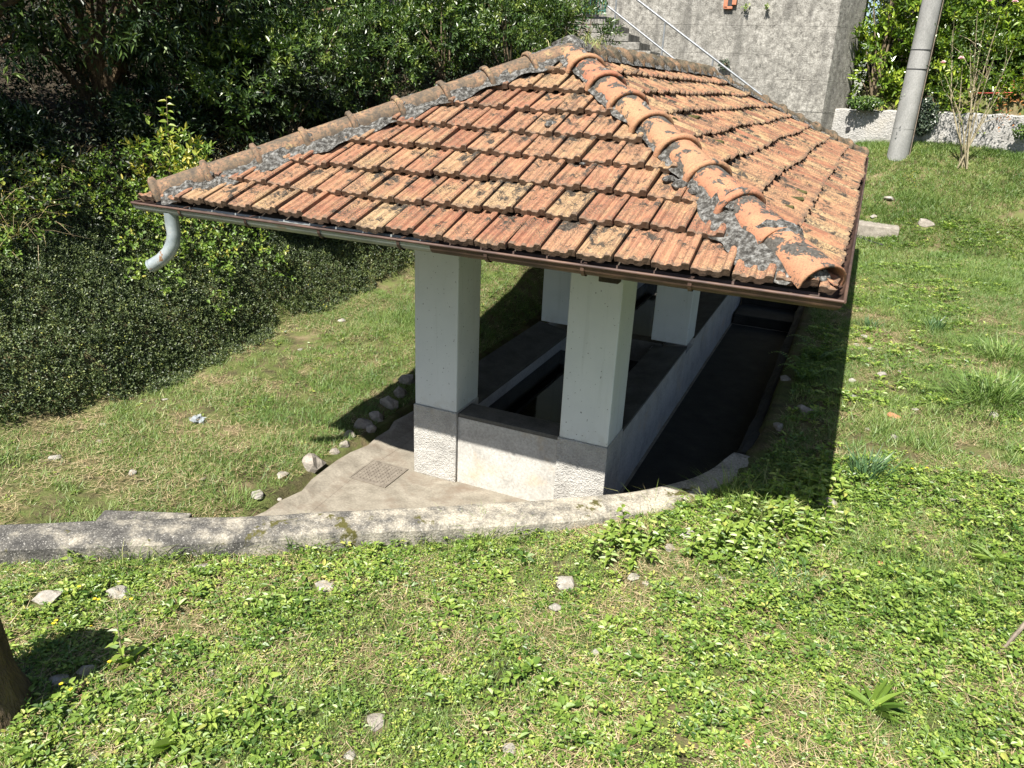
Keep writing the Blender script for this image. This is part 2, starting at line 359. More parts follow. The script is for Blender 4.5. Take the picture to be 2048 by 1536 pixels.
M['blue_grass'] = L('bulb_leaf', [(0, (.05, .105, .045)), (.5, (.085, .16, .065)), (1, (.16, .24, .085))], .4, .25)
M['dryflower'] = L('dead_flower', [(0, (.09, .055, .045)), (.6, (.17, .11, .085)), (1, (.26, .19, .12))], .7, .1)
M['yellow'] = L('yellow_flower', [(0, (.75, .55, .02)), (1, (.85, .68, .03))], .5, .2)
M['rust_leaf'] = L('withered_leaf', [(0, (.22, .085, .025)), (1, (.45, .19, .05))], .6, .25)

# ------------------------------------------------------------------ terrain height
# plan line of the far top edge of the retaining wall, then of the kerb along the right-hand path
WALL = np.array([(-6.0, -5.45), (-3.2, -3.76), (-1.694, -2.851), (-.981, -2.407), (-.233, -1.948), (.361, -1.53), (.762, -1.246), (1.318, -.884),
                 (1.747, -.571), (2.118, -.287), (2.449, .053), (2.70, .45), (2.83, .95), (2.88, 2.0), (2.90, 10.2)])
WT = .30
BANK = np.array([(-5.6, -7), (-4.2, -3.4), (-3.63, -1.63), (-3.42, -.48), (-3.6, .66), (-3.63, 2.34), (-3.3, 3.93), (-2.94, 4.83), (-2.2, 5.8), (-1.2, 7.2), (-.3, 10.0), (1.0, 12.8), (2.4, 14.6), (2.9, 15.45), (7.3, 14.3), (12, 13.0), (20, 11)])

def sdist(x, y, PL):
    """signed distance to a polyline, positive on its right-hand side"""
    best = np.full(np.shape(x), 1e9); sg = np.zeros(np.shape(x))
    for a, b in zip(PL[:-1], PL[1:]):
        d = b-a; l2 = d@d
        tt = np.clip(((x-a[0])*d[0]+(y-a[1])*d[1])/l2, 0, 1)
        px = x-(a[0]+tt*d[0]); py = y-(a[1]+tt*d[1]); ds = np.hypot(px, py)
        s = np.sign(px*d[1]-py*d[0]); m_ = ds < best-1e-9
        best = np.where(m_, ds, best); sg = np.where(m_, s, sg)
    return best*sg

def height(x, y, rough=True):
    x = np.asarray(x, float); y = np.asarray(y, float)
    w = sdist(x, y, WALL); b = -sdist(x, y, BANK)
    front = .40+.13*np.clip(x-1.8, 0, 3.2)+np.interp(y, [-6, 0, 8, 10.7, 12, 13, 14, 15.2, 16], [-.02, 0, .05, .12, .62, 1.15, 1.7, 1.95, 2.0])
    front = front-.06*np.clip(1-(w-.25)/.55, 0, 1)*(y < 1.6)
    prof = np.interp(y, [-5, -1, .6, 2, 4, 5.5, 7, 9], [.14, .06, 0, .08, .33, .60, .82, 1.2])
    side = np.clip((-.72-x)/.7, 0, 1)
    left = .05+.035*np.clip(-.75-x, 0, 5)+prof*side
    path = np.full(np.shape(x), -.16)
    inpath = (x > -.74) & (y < 10.0)
    lft = np.where(inpath, path, left)
    bkz = np.interp(y, [8, 10, 12, 14, 16], [.3, .7, 1.3, 2.2, 2.6])
    lft = np.where((y > 10.0) & (x > -.74), bkz, lft)
    fr = np.clip((w+.02)/.12, 0, 1); fr = np.where(y > 10.2, np.clip((x-2.2)/.8, 0, 1), fr)
    z = lft*(1-fr)+front*fr
    # hillside beyond the bank line
    bank_l = .22*np.clip(b/.35, 0, 1)+(fbm(x, y, .9, 77, 3)-.35)*.55*np.clip(b/.8, 0, 1)+np.clip(b, 0, 2.1)*.70+np.clip(b-2.1, 0, 60)*.42
    bank_r = np.clip(b/.25, 0, 1)*1.0+np.clip(b-.4, 0, 60)*.5
    wr = np.clip((x-2.35)/.4, 0, 1)*np.clip((y-9)/3, 0, 1)
    bank_l = bank_l*(1-np.clip((x+1.7)/1.0, 0, 1)*np.clip((y-8.2)/1.0, 0, 1)*(y < 15.6))
    z = z+np.where(b > 0, bank_l*(1-wr)+bank_r*wr, 0)
    z = np.where((x < 2.95) & (x > -5.5) & (y > 14.3), np.minimum(z, 1.9), z)
    if rough:
        soft = np.where(inpath & (w < .0), 0, 1)
        z = z+soft*((fbm(x, y, 1.1, 3)-.5)*.10+(fbm(x, y, 5, 5, 3)-.5)*.05)
    return z

def pixel_ray(px, py): return CR*(px-1024)/FPX+CU*(768-py)/FPX+CF
def ground_at(px, py):
    """point where the line of sight through a photo pixel meets the ground"""
    d = pixel_ray(px, py); ts = np.linspace(1.5, 40, 4000); P = CAM+d*ts[:, None]
    i = np.argmax(P[:, 2] < height(P[:, 0], P[:, 1])); return P[i]
def at_axis(px, py, ax, val):
    d = pixel_ray(px, py); return CAM+d*(val-CAM[ax])/d[ax]

def spaced(lo, hi, parts):
    out = []
    for a, b, s in parts: out += list(np.arange(a, b, s))
    return np.array([lo]+out+[hi])
xs = spaced(-70, 70, [(-40, -14, 4), (-14, -6.5, .4), (-6.5, 8.5, .085), (8.5, 16, .5), (16, 50, 5)])
ys = spaced(-60, 90, [(-40, -8, 4), (-8, -5, .25), (-5, 9, .085), (9, 17, .15), (17, 30, 1), (30, 80, 6)])
X, Y = np.meshgrid(xs, ys); Z = height(X, Y)
nx, ny = len(xs), len(ys); idx = np.arange(nx*ny).reshape(ny, nx)
Q = np.stack([idx[:-1, :-1], idx[:-1, 1:], idx[1:, 1:], idx[1:, :-1]], -1).reshape(-1, 4)
g = obj('ground', mesh_np('ground', np.stack([X, Y, Z], -1).reshape(-1, 3), [Q], True), M['ground'])
g.data.materials.append(M['shade_litter'])
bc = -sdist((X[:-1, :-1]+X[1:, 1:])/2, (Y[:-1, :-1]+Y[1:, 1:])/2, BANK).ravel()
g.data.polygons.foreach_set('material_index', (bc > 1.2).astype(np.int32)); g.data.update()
tag(g, 'sloping ground of soil and dry thatch under the grass and weeds', 'ground', kind='structure')

# ------------------------------------------------------------------ concrete path
inner = [tuple(p) for p in (WALL[3:-1]+np.array([.10, -.02]))]
poly = [(-.50, -2.20)]+[p for p in inner if p[0] > -.45]+[(2.97, 10.05), (-.50, 10.05)]
mb = MB().prism(poly, -.14, 0)
yy = np.linspace(-2.35, 10.05, 60); vs = []; fs = []
for i, y in enumerate(yy):
    e = -.72+.035*math.sin(y*5.1)+.02*math.sin(y*13)
    vs += [(e, y, -.14), (e+.01, y, .045), (e+.07, y, .055), (-.52+.02*math.sin(y*3), y, .014), (-.42+.02*math.sin(y*4), y, .002), (-.40, y, -.10)]
for i in range(len(yy)-1):
    for j in range(5): fs.append((i*6+j, i*6+j+1, i*6+6+j+1, i*6+6+j))
mb.add(vs, fs)
o = obj('path', mb.mesh('path'), M['path']); tag(o, 'worn brown concrete path running round the foot of the wash house', 'path', kind='structure')
dp_ = [(1.93, .03), (2.30, .03)]+[(p[0]-.10, p[1]) for p in WALL[10:13]]+[(2.86, 2.0), (2.88, 6.85), (1.93, 6.85)]  # overlay sheet whose dark colour deepens the roof shade on the paving
o = obj('shade_darkened_path', MB().prism(dp_, -.05, .004).mesh('shade_darkened_path'), M['shade_concrete']); tag(o, 'mossy paving with deep shade painted into its colour, on the lawn-side path', 'path', kind='structure')
# steps climbing out at the far end of the right-hand path
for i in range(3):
    o = obj('path_step', MB().box(1.93, 2.93, 6.9+i*.75, 7.65+i*.75+(2-i)*.75, .003, .17*(i+1)).mesh('path_step', bevel=.015), M['shade_concrete'])
    tag(o, '%s concrete step, coloured dark for shade, across the shaded path on the lawn side' % ('lowest', 'middle', 'topmost')[i], 'step', 'steps in the shaded path')

# drain cover let into the path
dc = [at_axis(*q, 2, 0.0) for q in [(746, 925), (809, 937), (773, 971), (702, 959)]]
cx, cy = np.mean([p[0] for p in dc]), np.mean([p[1] for p in dc]); hs = .185
root = empty('drain_cover', (cx, cy, 0)); tag(root, 'square cast drain cover with raised grid let into the path', 'drain cover')
obj('plate', MB().box(cx-hs, cx+hs, cy-hs, cy+hs, -.01, .006).mesh('plate'), M['iron'], root)
fr = MB()
for a in (-1, 1):
    fr.box(cx+a*(hs+.012)-.009, cx+a*(hs+.012)+.009, cy-hs-.02, cy+hs+.02, -.01, .010)
    fr.box(cx-hs, cx+hs, cy+a*(hs+.012)-.009, cy+a*(hs+.012)+.009, -.01, .0095)
obj('frame', fr.mesh('frame'), M['iron'], root)
stud = MB().box(-.0095, .0095, -.0095, .0095, 0, .007).mesh('stud', bevel=.003, seg=1); stud.materials.append(M['iron'])
for i in range(9):
    for j in range(9):
        s = bpy.data.objects.new('stud', stud); s.location = (cx+(i-4)*.038, cy+(j-4)*.038, .0055); link(s, root)

# ------------------------------------------------------------------ retaining wall and kerb
def strip(PL, thick, ztop, zbot, jit=.012, step=.09, seed=1):
    P = [np.array(PL[0], float)]
    for a, b in zip(PL[:-1], PL[1:]):
        a = np.array(a, float); b = np.array(b, float); n = max(1, int(np.linalg.norm(b-a)/step))
        P += [a+(b-a)*k/n for k in range(1, n+1)]
    P = np.array(P)
    for _ in range(10): P[1:-1] = (P[:-2]+P[1:-1]*2+P[2:])/4
    T = norm(np.gradient(P, axis=0)); N = np.stack([T[:, 1], -T[:, 0]], -1)
    s = np.arange(len(P))*step
    rows = []
    for k, (o_, z_) in enumerate([(0, zbot), (0, ztop-.03), (.012, ztop-.008), (.05, ztop), (thick*.5, ztop+.006), (thick-.05, ztop-.004), (thick-.014, ztop-.014), (thick, ztop-.04), (thick+.02, zbot)]):
        jx = (fbm(s, s*0+k*3.1, 2.3, seed+k)-.5)*jit*2.4; jz = (fbm(s, s*0+k*1.7, 3.1, seed+20+k)-.5)*jit*2
        if k in (0, 8): jx = jx*0; jz = jz*0
        zt = ztop_fun(P) if callable(ztop) else z_
        q = P+N*(o_+jx)[:, None]
        rows.append(np.stack([q[:, 0], q[:, 1], np.full(len(P), z_)+jz], -1))
    R_ = np.stack(rows, 1); n, k = R_.shape[:2]; id_ = np.arange(n*k).reshape(n, k)
    Fq = np.stack([id_[:-1, :-1], id_[:-1, 1:], id_[1:, 1:], id_[1:, :-1]], -1).reshape(-1, 4)
    caps = [id_[0][None, ::-1], id_[-1][None, :]]
    return R_.reshape(-1, 3), [Fq]+caps
V, F = strip(WALL[:13], WT, .50, -.2)
o = obj('retaining_wall', mesh_np('retaining_wall', V, F, False), M['retain'])
tag(o, 'low weathered concrete retaining wall curving past the front of the wash house', 'wall')
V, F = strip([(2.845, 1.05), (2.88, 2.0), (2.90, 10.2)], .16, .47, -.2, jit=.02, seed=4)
o = obj('path_kerb', mesh_np('path_kerb', V, F, False), M['shade_concrete'])  # kerb takes the darkened concrete so it sinks into the roof shade
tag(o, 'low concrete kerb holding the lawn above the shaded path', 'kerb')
a = at_axis(188, 1034, 2, .39); b2 = at_axis(372, 1036, 2, .39)
d = norm((b2-a)[:2]); nrm2 = np.array([-d[1], d[0]])
q = [a[:2], b2[:2], b2[:2]+nrm2*.13, a[:2]+nrm2*.16]
o = obj('concrete_slab', MB().prism([tuple(p) for p in q], .05, .36).mesh('concrete_slab', bevel=.02), M['retain'])
tag(o, 'broken concrete block lying against the lawn side of the retaining wall', 'concrete block')

# ------------------------------------------------------------------ wash house
W_, C_, H_ = 1.90, .448, .721
BODY = 7.87
house = empty('wash_house', (W_/2, BODY/2, 0))
tag(house, 'open wash house with pale pillars and a hipped orange tile roof', 'wash house')
rows_y = [0, 3.10, BODY-C_]
for iy, y0 in enumerate(rows_y):
    for x0 in (0, W_-C_):
        p = obj('pillar', MB().box(x0+.004, x0+C_-.004, y0+.004, y0+C_-.004, H_, 2.58).mesh('pillar', bevel=.014), M['plaster'], house)
        if y0 == 0:
            obj('plinth', MB().box(x0-.006, x0+C_+.002, y0-.008, y0+C_, 0, H_).mesh('plinth', bevel=.008), M['roughcast'], p)
        else:
            obj('plinth', MB().box(x0+.002, x0+C_-.002, y0, y0+C_, 0, H_-.11).mesh('plinth'), M['cement'], p)
# front infill wall with its ledge
obj('parapet', MB().box(C_+.008, W_-C_-.006, .022, .27, 0, H_-.045).mesh('parapet'), M['cement'], house)
obj('ledge', MB().box(C_+.006, W_-C_-.004, .018, .29, H_-.043, H_-.005).mesh('ledge', bevel=.008), M['slab'], house)
obj('parapet', MB().box(C_+.008, W_-C_-.006, BODY-.27, BODY-.02, 0, H_-.045).mesh('parapet'), M['cement'], house)
# side walls with sloping washing slabs between the pillars
spans = [(C_, 3.10), (3.10+C_, BODY-C_)]
for side in (0, 1):
    for y0, y1 in spans:
        def sx(v): return v if side == 0 else W_-v
        prof = [(sx(.004), 0), (sx(.004), H_-.03), (sx(.30), H_-.10), (sx(.30), 0)]
        vs = [(x, y0+.003, z) for x, z in prof]+[(x, y1-.003, z) for x, z in prof]
        obj('parapet', MB().add(vs, [(0,1,2,3),(7,6,5,4),(0,4,5,1),(1,5,6,2),(2,6,7,3),(3,7,4,0)]).mesh('parapet'), M['cement'], house)
        prof = [(sx(-.006), H_-.028), (sx(-.006), H_), (sx(.41), H_-.075), (sx(.41), H_-.115)]
        vs = [(x, y0+.003, z) for x, z in prof]+[(x, y1-.003, z) for x, z in prof]
        obj('washing_slab', MB().add(vs, [(0,1,2,3),(7,6,5,4),(0,4,5,1),(1,5,6,2),(2,6,7,3),(3,7,4,0)]).mesh('washing_slab'), M['slab'], house)
obj('divider', MB().box(.32, 1.58, 3.2, 3.42, .0, .66).mesh('divider', bevel=.01), M['slab'], house)
obj('basin_floor', MB().box(.301, W_-.301, .28, BODY-.28, .004, .09).mesh('basin_floor'), M['slab'], house)
for k, (y0, y1) in enumerate([(.275, 3.197), (3.423, BODY-.275)]):
    o = obj('water', MB().box(.303, W_-.303, y0, y1, .30, .38).mesh('water'), M['water'])
    tag(o, 'dark still water in the basin of the wash house', 'water', kind='structure')
# spout pipe on the divider
obj('tap', MB().tube([(.95, 3.31, .64), (.95, 3.31, .86), (.95, 3.27, .92), (.95, 3.12, .92), (.95, 3.07, .87)], .022, 8).mesh('tap', True), M['rail'], house)
# ring beam under the roof
for x0, x1, y0, y1 in [(-.02, W_+.02, -.02, .20), (-.02, W_+.02, BODY-.2, BODY+.02), (-.02, .20, .203, BODY-.203), (W_-.20, W_+.02, .203, BODY-.203)]:
    obj('beam', MB().box(x0, x1, y0, y1, 2.585, 2.76).mesh('beam', bevel=.006), M['plaster'], house)
obj('iron_bracket', MB().box(1.72, 1.88, -.10, -.006, 2.16, 2.21).mesh('iron_bracket', bevel=.01), M['deck'], house)

# ---- roof geometry
XC = .9685; HALF = 2.42; EZ = 2.60; AZ = 3.765
XL, XR = XC-HALF, XC+HALF; YF, YB = -1.45, 9.33
SL = (AZ-EZ)/HALF; RUN = math.hypot(HALF, AZ-EZ)
YA, YR = YF+HALF, YB-HALF
def plane_z(d): return EZ+SL*d
deck = MB()
A = [(XL, YF), (XR, YF), (XR, YB), (XL, YB)]
dz = -.030
vs = [(XL, YF, EZ+dz), (XR, YF, EZ+dz), (XR, YB, EZ+dz), (XL, YB, EZ+dz), (XC, YA, AZ+dz), (XC, YR, AZ+dz)]
vs += [(x, y, z-.022) for x, y, z in vs]
deck.add(vs, [(0,1,4),(1,2,5,4),(2,3,5),(3,0,4,5),(6,10,7),(7,10,11,8),(8,11,9),(9,11,10,6),(0,6,7,1),(1,7,8,2),(2,8,9,3),(3,9,6,0)])
roof = obj('roof', deck.mesh('roof'), M['deck'], house)
# rafters seen from below
raf = None
for k in range(13):
    y = -.9+k*.82
    for sgn in (-1, 1):
        xe = XC+sgn*(HALF-.16); top = max(0, min(HALF-.1, y-YF, YB-y)); top = max(top, .35)
        x_in = xe-sgn*(top-.1)
        z0, z1 = EZ-.056+SL*.16, EZ-.056+SL*(.16+top-.1)
        vs = [(xe, y-.04, z0-.09), (xe, y+.04, z0-.09), (xe, y+.04, z0), (xe, y-.04, z0), (x_in, y-.04, z1-.09), (x_in, y+.04, z1-.09), (x_in, y+.04, z1), (x_in, y-.04, z1)]
        obj('rafter', MB().add(vs, [(0,1,2,3),(7,6,5,4),(0,4,5,1),(1,5,6,2),(2,6,7,3),(3,7,4,0)]).mesh('rafter'), M['deck'], roof)
# ---- one interlocking tile
TP, TC, TL = .22, RUN/8, RUN/8+.07
def tile_verts(var):
    rg = random.Random(var)
    prof = [(.0, .012), (.008, .017), (.036, .017), (.050, .006), (.080, .006), (.092, .016), (.110, .016), (.122, .006), (.150, .006), (.164, .014), (.173, .030), (.186, .034), (.204, .033), (.211, .026)]
    prof = [(u, h+rg.uniform(-.0012, .0012)) for u, h in prof]
    V = []; vp = []
    st = [(0, -.006), (.014, 0), (TL*.5, 0), (TL, 0)]
    for v, dh in st:
        lift = .056*(1-v/TL)+.004
        for u, h in prof:
            V.append((u, v+(rg.uniform(-.002, .002) if v == 0 else 0), h+dh+lift)); vp.append(v/TC)
    n = len(prof); Fq = [(i*n+j, i*n+j+1, (i+1)*n+j+1, (i+1)*n+j) for i in range(3) for j in range(n-1)]
    b = len(V)                                    # thick lower edge
    for j, (u, h) in enumerate(prof):
        V.append((u, .004, .056+.004+min(h, .024)-.044)); vp.append(-.5)
    Fq += [(b+j, b+j+1, j+1, j) for j in range(n-1)]
    b2 = len(V)                                   # right-hand side skirt
    for i, (v, dh) in enumerate(st):
        V.append((.211, v, .056*(1-v/TL)-.010)); vp.append(v/TC)
    Fq += [((i+1)*n-1, b2+i, b2+i+1, (i+2)*n-1) for i in range(3)]
    return np.array(V), np.array(Fq), np.array(vp)
TILES = [tile_verts(k) for k in range(4)]
TMESH = [mesh_np('roof_tile', V, [F], False, {'vpos': vp, 'upos': V[:, 0]}) for V, F, vp in TILES]
for m_ in TMESH: m_.materials.append(M['tile'])
cp = math.atan(SL); ca, sa = math.cos(cp), math.sin(cp)
faces = {  # origin at the eave corner, u along the eave, in = horizontal inward
    'front': (Vector((XL, YF, EZ)), Vector((1, 0, 0)), Vector((0, 1, 0)), 2*HALF),
    'right': (Vector((XR, YF, EZ)), Vector((0, 1, 0)), Vector((-1, 0, 0)), YB-YF),
    'back': (Vector((XR, YB, EZ)), Vector((-1, 0, 0)), Vector((0, -1, 0)), 2*HALF),
    'left': (Vector((XL, YB, EZ)), Vector((0, -1, 0)), Vector((1, 0, 0)), YB-YF)}
jobs = []
for fn, (O, U, I, wid) in faces.items():
    Vv = (I*ca+Vector((0, 0, 1))*sa); Nn = U.cross(Vv).normalized()
    for r_ in range(8):
        off = (-.06 if r_ % 2 else .05)-.11
        for k in range(int(wid/TP)+3):
            u0 = off+k*TP; v0 = r_*TC
            d0, d1 = v0*ca, (v0+TL)*ca
            ua, ub = u0, u0+.212
            lo, hi = d0, wid-d0                      # hip limits at the lower edge
            if ub < lo+.02 or ua > hi-.02: continue
            cut = ua < d1 or ub > wid-d1
            rg = random.Random(len(fn)*7919+ord(fn[0])*131+r_*613+k*17)
            rot = Matrix.Rotation(rg.uniform(-.022, .022), 4, 'Z') @ Matrix.Rotation(rg.uniform(-.018, .018), 4, 'X') @ Matrix.Rotation(rg.uniform(-.02, .02), 4, 'Y')
            B = Matrix(((U.x, Vv.x, Nn.x), (U.y, Vv.y, Nn.y), (U.z, Vv.z, Nn.z))).to_4x4()
            pos = O+U*(u0+rg.uniform(-.003, .003))+Vv*(v0+rg.uniform(-.014, .014)+.012*math.sin(k*.35+r_*1.9))+Nn*(rg.uniform(-.002, .006)+.006*math.sin(k*.5+r_))
            MW = Matrix.Translation(pos) @ B @ rot
            jobs.append((fn, r_, k, cut, MW, rg.randrange(4), rg.random(), (O, U, I, wid)))
def cut_tile(job):
    fn, r_, k, cut, MW, var, rv, (O, U, I, wid) = job
    V, F, vp = TILES[var]
    me = mesh_np('roof_tile', V, [F], False, {'vpos': vp, 'upos': V[:, 0]})
    me.transform(MW)
    if cut:
        bm = bmesh.new(); bm.from_mesh(me)
        for pt, nr in ((O, (U-I)), (O+U*wid, (-U-I))):
            geom = bm.verts[:]+bm.edges[:]+bm.faces[:]
            bmesh.ops.bisect_plane(bm, geom=geom, plane_co=pt, plane_no=nr.normalized(), clear_inner=True, dist=1e-5)
        ok = len(bm.faces) > 0
        bm.to_mesh(me); bm.free()
        if not ok: return None
    return me
dist = lambda j: (j[4].translation-Vector(CAM)).length
vis = [j for j in jobs if j[0] == 'front']+sorted([j for j in jobs if j[0] == 'right'], key=dist)
single, rest = vis[:300], vis[300:]+[j for j in jobs if j[0] in ('back', 'left')]
for j in single:
    if j[3]:
        me = cut_tile(j)
        if me is None: continue
        me.materials.append(M['tile']); o = bpy.data.objects.new('roof_tile', me)
    else:
        o = bpy.data.objects.new('roof_tile', TMESH[j[5]]); o.matrix_basis = j[4]
    link(o, roof)
VV, FF, RR, VP, UP = [], [], [], [], []; base_i = 0
for j in rest:
    if j[3]:
        me = cut_tile(j)
        if me is None: continue
        n = len(me.vertices); co = np.empty(n*3, np.float32); me.vertices.foreach_get('co', co); co = co.reshape(-1, 3)
        vp = np.zeros(n, np.float32); me.attributes['vpos'].data.foreach_get('value', vp)
        up_ = np.zeros(n, np.float32); me.attributes['upos'].data.foreach_get('value', up_)
        for p in me.polygons: FF.append([base_i+i for i in p.vertices])
        bpy.data.meshes.remove(me)
    else:
        V, F, vp = TILES[j[5]]; Mx = np.array(j[4]); co = V @ Mx[:3, :3].T+Mx[:3, 3]; n = len(co); up_ = V[:, 0]
        FF += (F+base_i).tolist()
    VV.append(co); VP.append(vp); UP.append(up_); RR.append(np.full(n, j[6])); base_i += n
byn = {}
for f in FF: byn.setdefault(len(f), []).append(f)
o = obj('roof_tile_field', mesh_np('roof_tile_field', np.concatenate(VV), [np.array(v) for v in byn.values()], False, {'rnd': np.concatenate(RR), 'vpos': np.concatenate(VP), 'upos': np.concatenate(UP)}), M['tile'], roof)
tag(o, kind='stuff')

# ---- hip and ridge caps
def cap_mesh(collar=True, open_end=False, L_=.455):
    rg = random.Random(3)
    st = [(0, .118 if not open_end else .135), (.006, .122 if not open_end else .135)] if collar else [(0, .116), (.006, .118)]
    if collar: st = [(0, .162), (.010, .176), (.038, .176), (.052, .134), (.07, .131), (L_, .118)]
    else: st = [(0, .150), (.03, .147), (.2, .136), (L_, .118)]
    n = 11; V = []; vp = []
    for s_, r_ in st:
        for i in range(n):
            a = math.radians(-8+196*i/(n-1)); V.append((r_*math.cos(a), s_, r_*math.sin(a)*.80)); vp.append(s_/L_)
    Fq = [(k*n+i+1, k*n+i, (k+1)*n+i, (k+1)*n+i+1) for k in range(len(st)-1) for i in range(n-1)]
    b = len(V)
    for s_, r_ in ((0, st[0][1]-.018), (.12, .112)):
        for i in range(n):
            a = math.radians(-8+196*i/(n-1)); V.append((r_*math.cos(a), s_, r_*math.sin(a)*.80)); vp.append(0)
    Fq += [(i, i+1, b+i+1, b+i) for i in range(n-1)]+[(b+i, b+i+1, b+n+i+1, b+n+i) for i in range(n-1)]
    return mesh_np('hip_tile', np.array(V), [np.array(Fq)], True, {'vpos': np.array(vp)})
CAPS = {}
for col_ in (True, False):
    for mk in ('cap', 'cap_old', 'cap_moss'):
        me = cap_mesh(col_); me.materials.append(M[mk]); CAPS[(col_, mk)] = me
def cap_run(p0, p1, n, mk, name, plain_last=0):
    p0, p1 = Vector(p0), Vector(p1); ax = (p1-p0).normalized(); up = (Vector((0, 0, 1))-ax*ax.z).normalized(); rt = ax.cross(up)
    for i in range(n):
        rg = random.Random(i*7+n)
        pos = p0+(p1-p0)*(i/n)+up*(-.028+.012)
        B = Matrix(((rt.x, ax.x, up.x), (rt.y, ax.y, up.y), (rt.z, ax.z, up.z))).to_4x4()
        B = B @ Matrix.Rotation(.035+rg.uniform(-.015, .015), 4, 'X') @ Matrix.Rotation(rg.uniform(-.03, .03), 4, 'Z')
        o = bpy.data.objects.new(name, CAPS[(i >= plain_last, mk)]); o.matrix_basis = Matrix.Translation(pos+up*.012) @ B
        link(o, roof)
lift = .030
hipL0 = (XL+.05, YF+.05, EZ+.05*SL+lift); hipR0 = (XR-.05, YF+.05, EZ+.05*SL+lift); apex = (XC, YA-.02, AZ+lift)
hipRB = (XR-.05, YB-.05, EZ+.05*SL+lift); hipLB = (XL+.05, YB-.05, EZ+.05*SL+lift); apexB = (XC, YR+.02, AZ+lift)
cap_run(hipL0, apex, 9, 'cap_old', 'hip_tile'); cap_run(hipR0, apex, 9, 'cap', 'hip_tile', 2)
cap_run((XC, YR+.05, AZ+lift), (XC, YA+.1, AZ+lift), 14, 'cap_moss', 'ridge_tile')
cap_run(hipRB, apexB, 9, 'cap_moss', 'hip_tile'); cap_run(hipLB, apexB, 9, 'cap_moss', 'hip_tile')

# ---- mortar bedding under the caps
def bedding(p0, p1, wid_fn, seed, slope_drop):
    p0, p1 = np.array(p0), np.array(p1); ln = np.linalg.norm(p1-p0); n = int(ln/.028)
    s = np.linspace(0, 1, n); ax = norm((p1-p0)[None])[0]; pl = norm(np.array([[ax[1], -ax[0], 0]]))[0]
    out = []; K = 9
    for j in range(K):
        t_ = (j/(K-1)-.5)*2
        w = wid_fn(s)*(1+.55*(fbm(s*ln, s*0+j, 5, seed+ (1 if t_ > 0 else 9))-.5))
        off = w*t_
        z = -np.abs(off)*slope_drop+.055*(1-abs(t_)**2)+.046+(fbm(s*ln, s*0+j*.6, 9, seed+30, 4)-.5)*.10*(1 if abs(t_) < .95 else .2)
        q = p0+(p1-p0)*s[:, None]+pl*off[:, None]; q[:, 2] += z
        out.append(q)
    G = np.stack(out, 1); id_ = np.arange(n*K).reshape(n, K)
    return G.reshape(-1, 3), np.stack([id_[:-1, :-1], id_[:-1, 1:], id_[1:, 1:], id_[1:, :-1]], -1).reshape(-1, 4)
drop = SL*math.sqrt(.5)
for a, b2, sd, wf in [((XL+.08, YF+.08, EZ+.045), (XC, YA, AZ+.045), 3, lambda s: .255-.06*s+.03*np.sin(s*57)),
                      ((XR-.10, YF+.10, EZ+.05), (XC, YA, AZ+.045), 7, lambda s: np.interp(s, [0, .05, .16, .3, 1], [.16, .31, .29, .165, .15])),
                      ((XR-.1, YB-.1, EZ+.045), (XC, YR, AZ+.045), 9, lambda s: .17+0*s), ((XL+.1, YB-.1, EZ+.045), (XC, YR, AZ+.045), 11, lambda s: .17+0*s),]:
    V, F = bedding(a, b2, wf, sd, drop); o = obj('mortar', mesh_np('mortar', V, [F], False), M['mortar'], roof)
V, F = bedding((XC, YA, AZ+.045), (XC, YR, AZ+.045), lambda s: .17+0*s, 13, SL); obj('mortar', mesh_np('mortar', V, [F], False), M['mortar'], roof)
def lump(name, loc, sz, mat, seed, parent=None, sub=3, rough=.35, flat=False):
    bm = bmesh.new(); bmesh.ops.create_icosphere(bm, subdivisions=sub, radius=1)
    rg = random.Random(seed); ph = [rg.uniform(0, 50) for _ in range(6)]
    cuts = [(Vector((rg.gauss(0, 1), rg.gauss(0, 1), rg.gauss(0, .8))).normalized(), rg.uniform(.55, .85)) for _ in range(9)]
    for v in bm.verts:
        c = v.co.copy()
        n = fbm(c.x*1.0+ph[0]+c.z, c.y*1.0+ph[1]+c.z*.7, 1.3, seed % 97, 3)-.5
        n2 = fbm(c.x+ph[2]-c.z*.8, c.z+ph[3]+c.y*.4, 3.5, seed % 89, 2)-.5
        k = 1+rough*2*n+rough*.7*n2
        c = c*k
        if flat:
            for pn, pd in cuts:
                e_ = c.dot(pn)-pd
                if e_ > 0: c = c-pn*e_
        v.co = Vector((c.x*sz[0], c.y*sz[1], c.z*sz[2]))
    for f in bm.faces: f.smooth = not flat
    me = bpy.data.meshes.new(name); bm.to_mesh(me); bm.free()
    o = obj(name, me, mat, parent, loc); o.rotation_euler = (0, 0, rg.uniform(0, 6.28))
    return o
def lump_joined(name, spots, mat, parent):
    V, F, b_ = [], [], 0
    for k, (p, sz) in enumerate(spots):
        bm = bmesh.new(); bmesh.ops.create_icosphere(bm, subdivisions=3, radius=1)
        co = np.array([v.co[:] for v in bm.verts]); f = np.array([[v.index for v in q.verts] for q in bm.faces]); bm.free()
        n = fbm(co[:, 0]+k*3.3+co[:, 2], co[:, 1]+k*1.7-co[:, 2]*.6, 1.6, 5+k, 4)-.5
        co = co*(1+.9*n)[:, None]*np.array(sz)+np.array(p); V.append(co); F.append(f+b_); b_ += len(co)
    return obj(name, mesh_np(name, np.concatenate(V), [np.concatenate(F)], False), mat, parent)
sp = [((XC-.02, YA+.02, AZ+.10), (.15, .15, .09)), ((XC+.10, YA+.08, AZ+.08), (.10, .12, .07))]
for f_, s_ in [(.004, .08), (.112, .145), (.222, .135)]:      # grey lumps in the lower joints of the right-hand hip
    p = Vector(hipR0).lerp(Vector(apex), f_); sp.append(((p.x-.02, p.y+.0, p.z+.03), (s_, s_, s_*.75)))
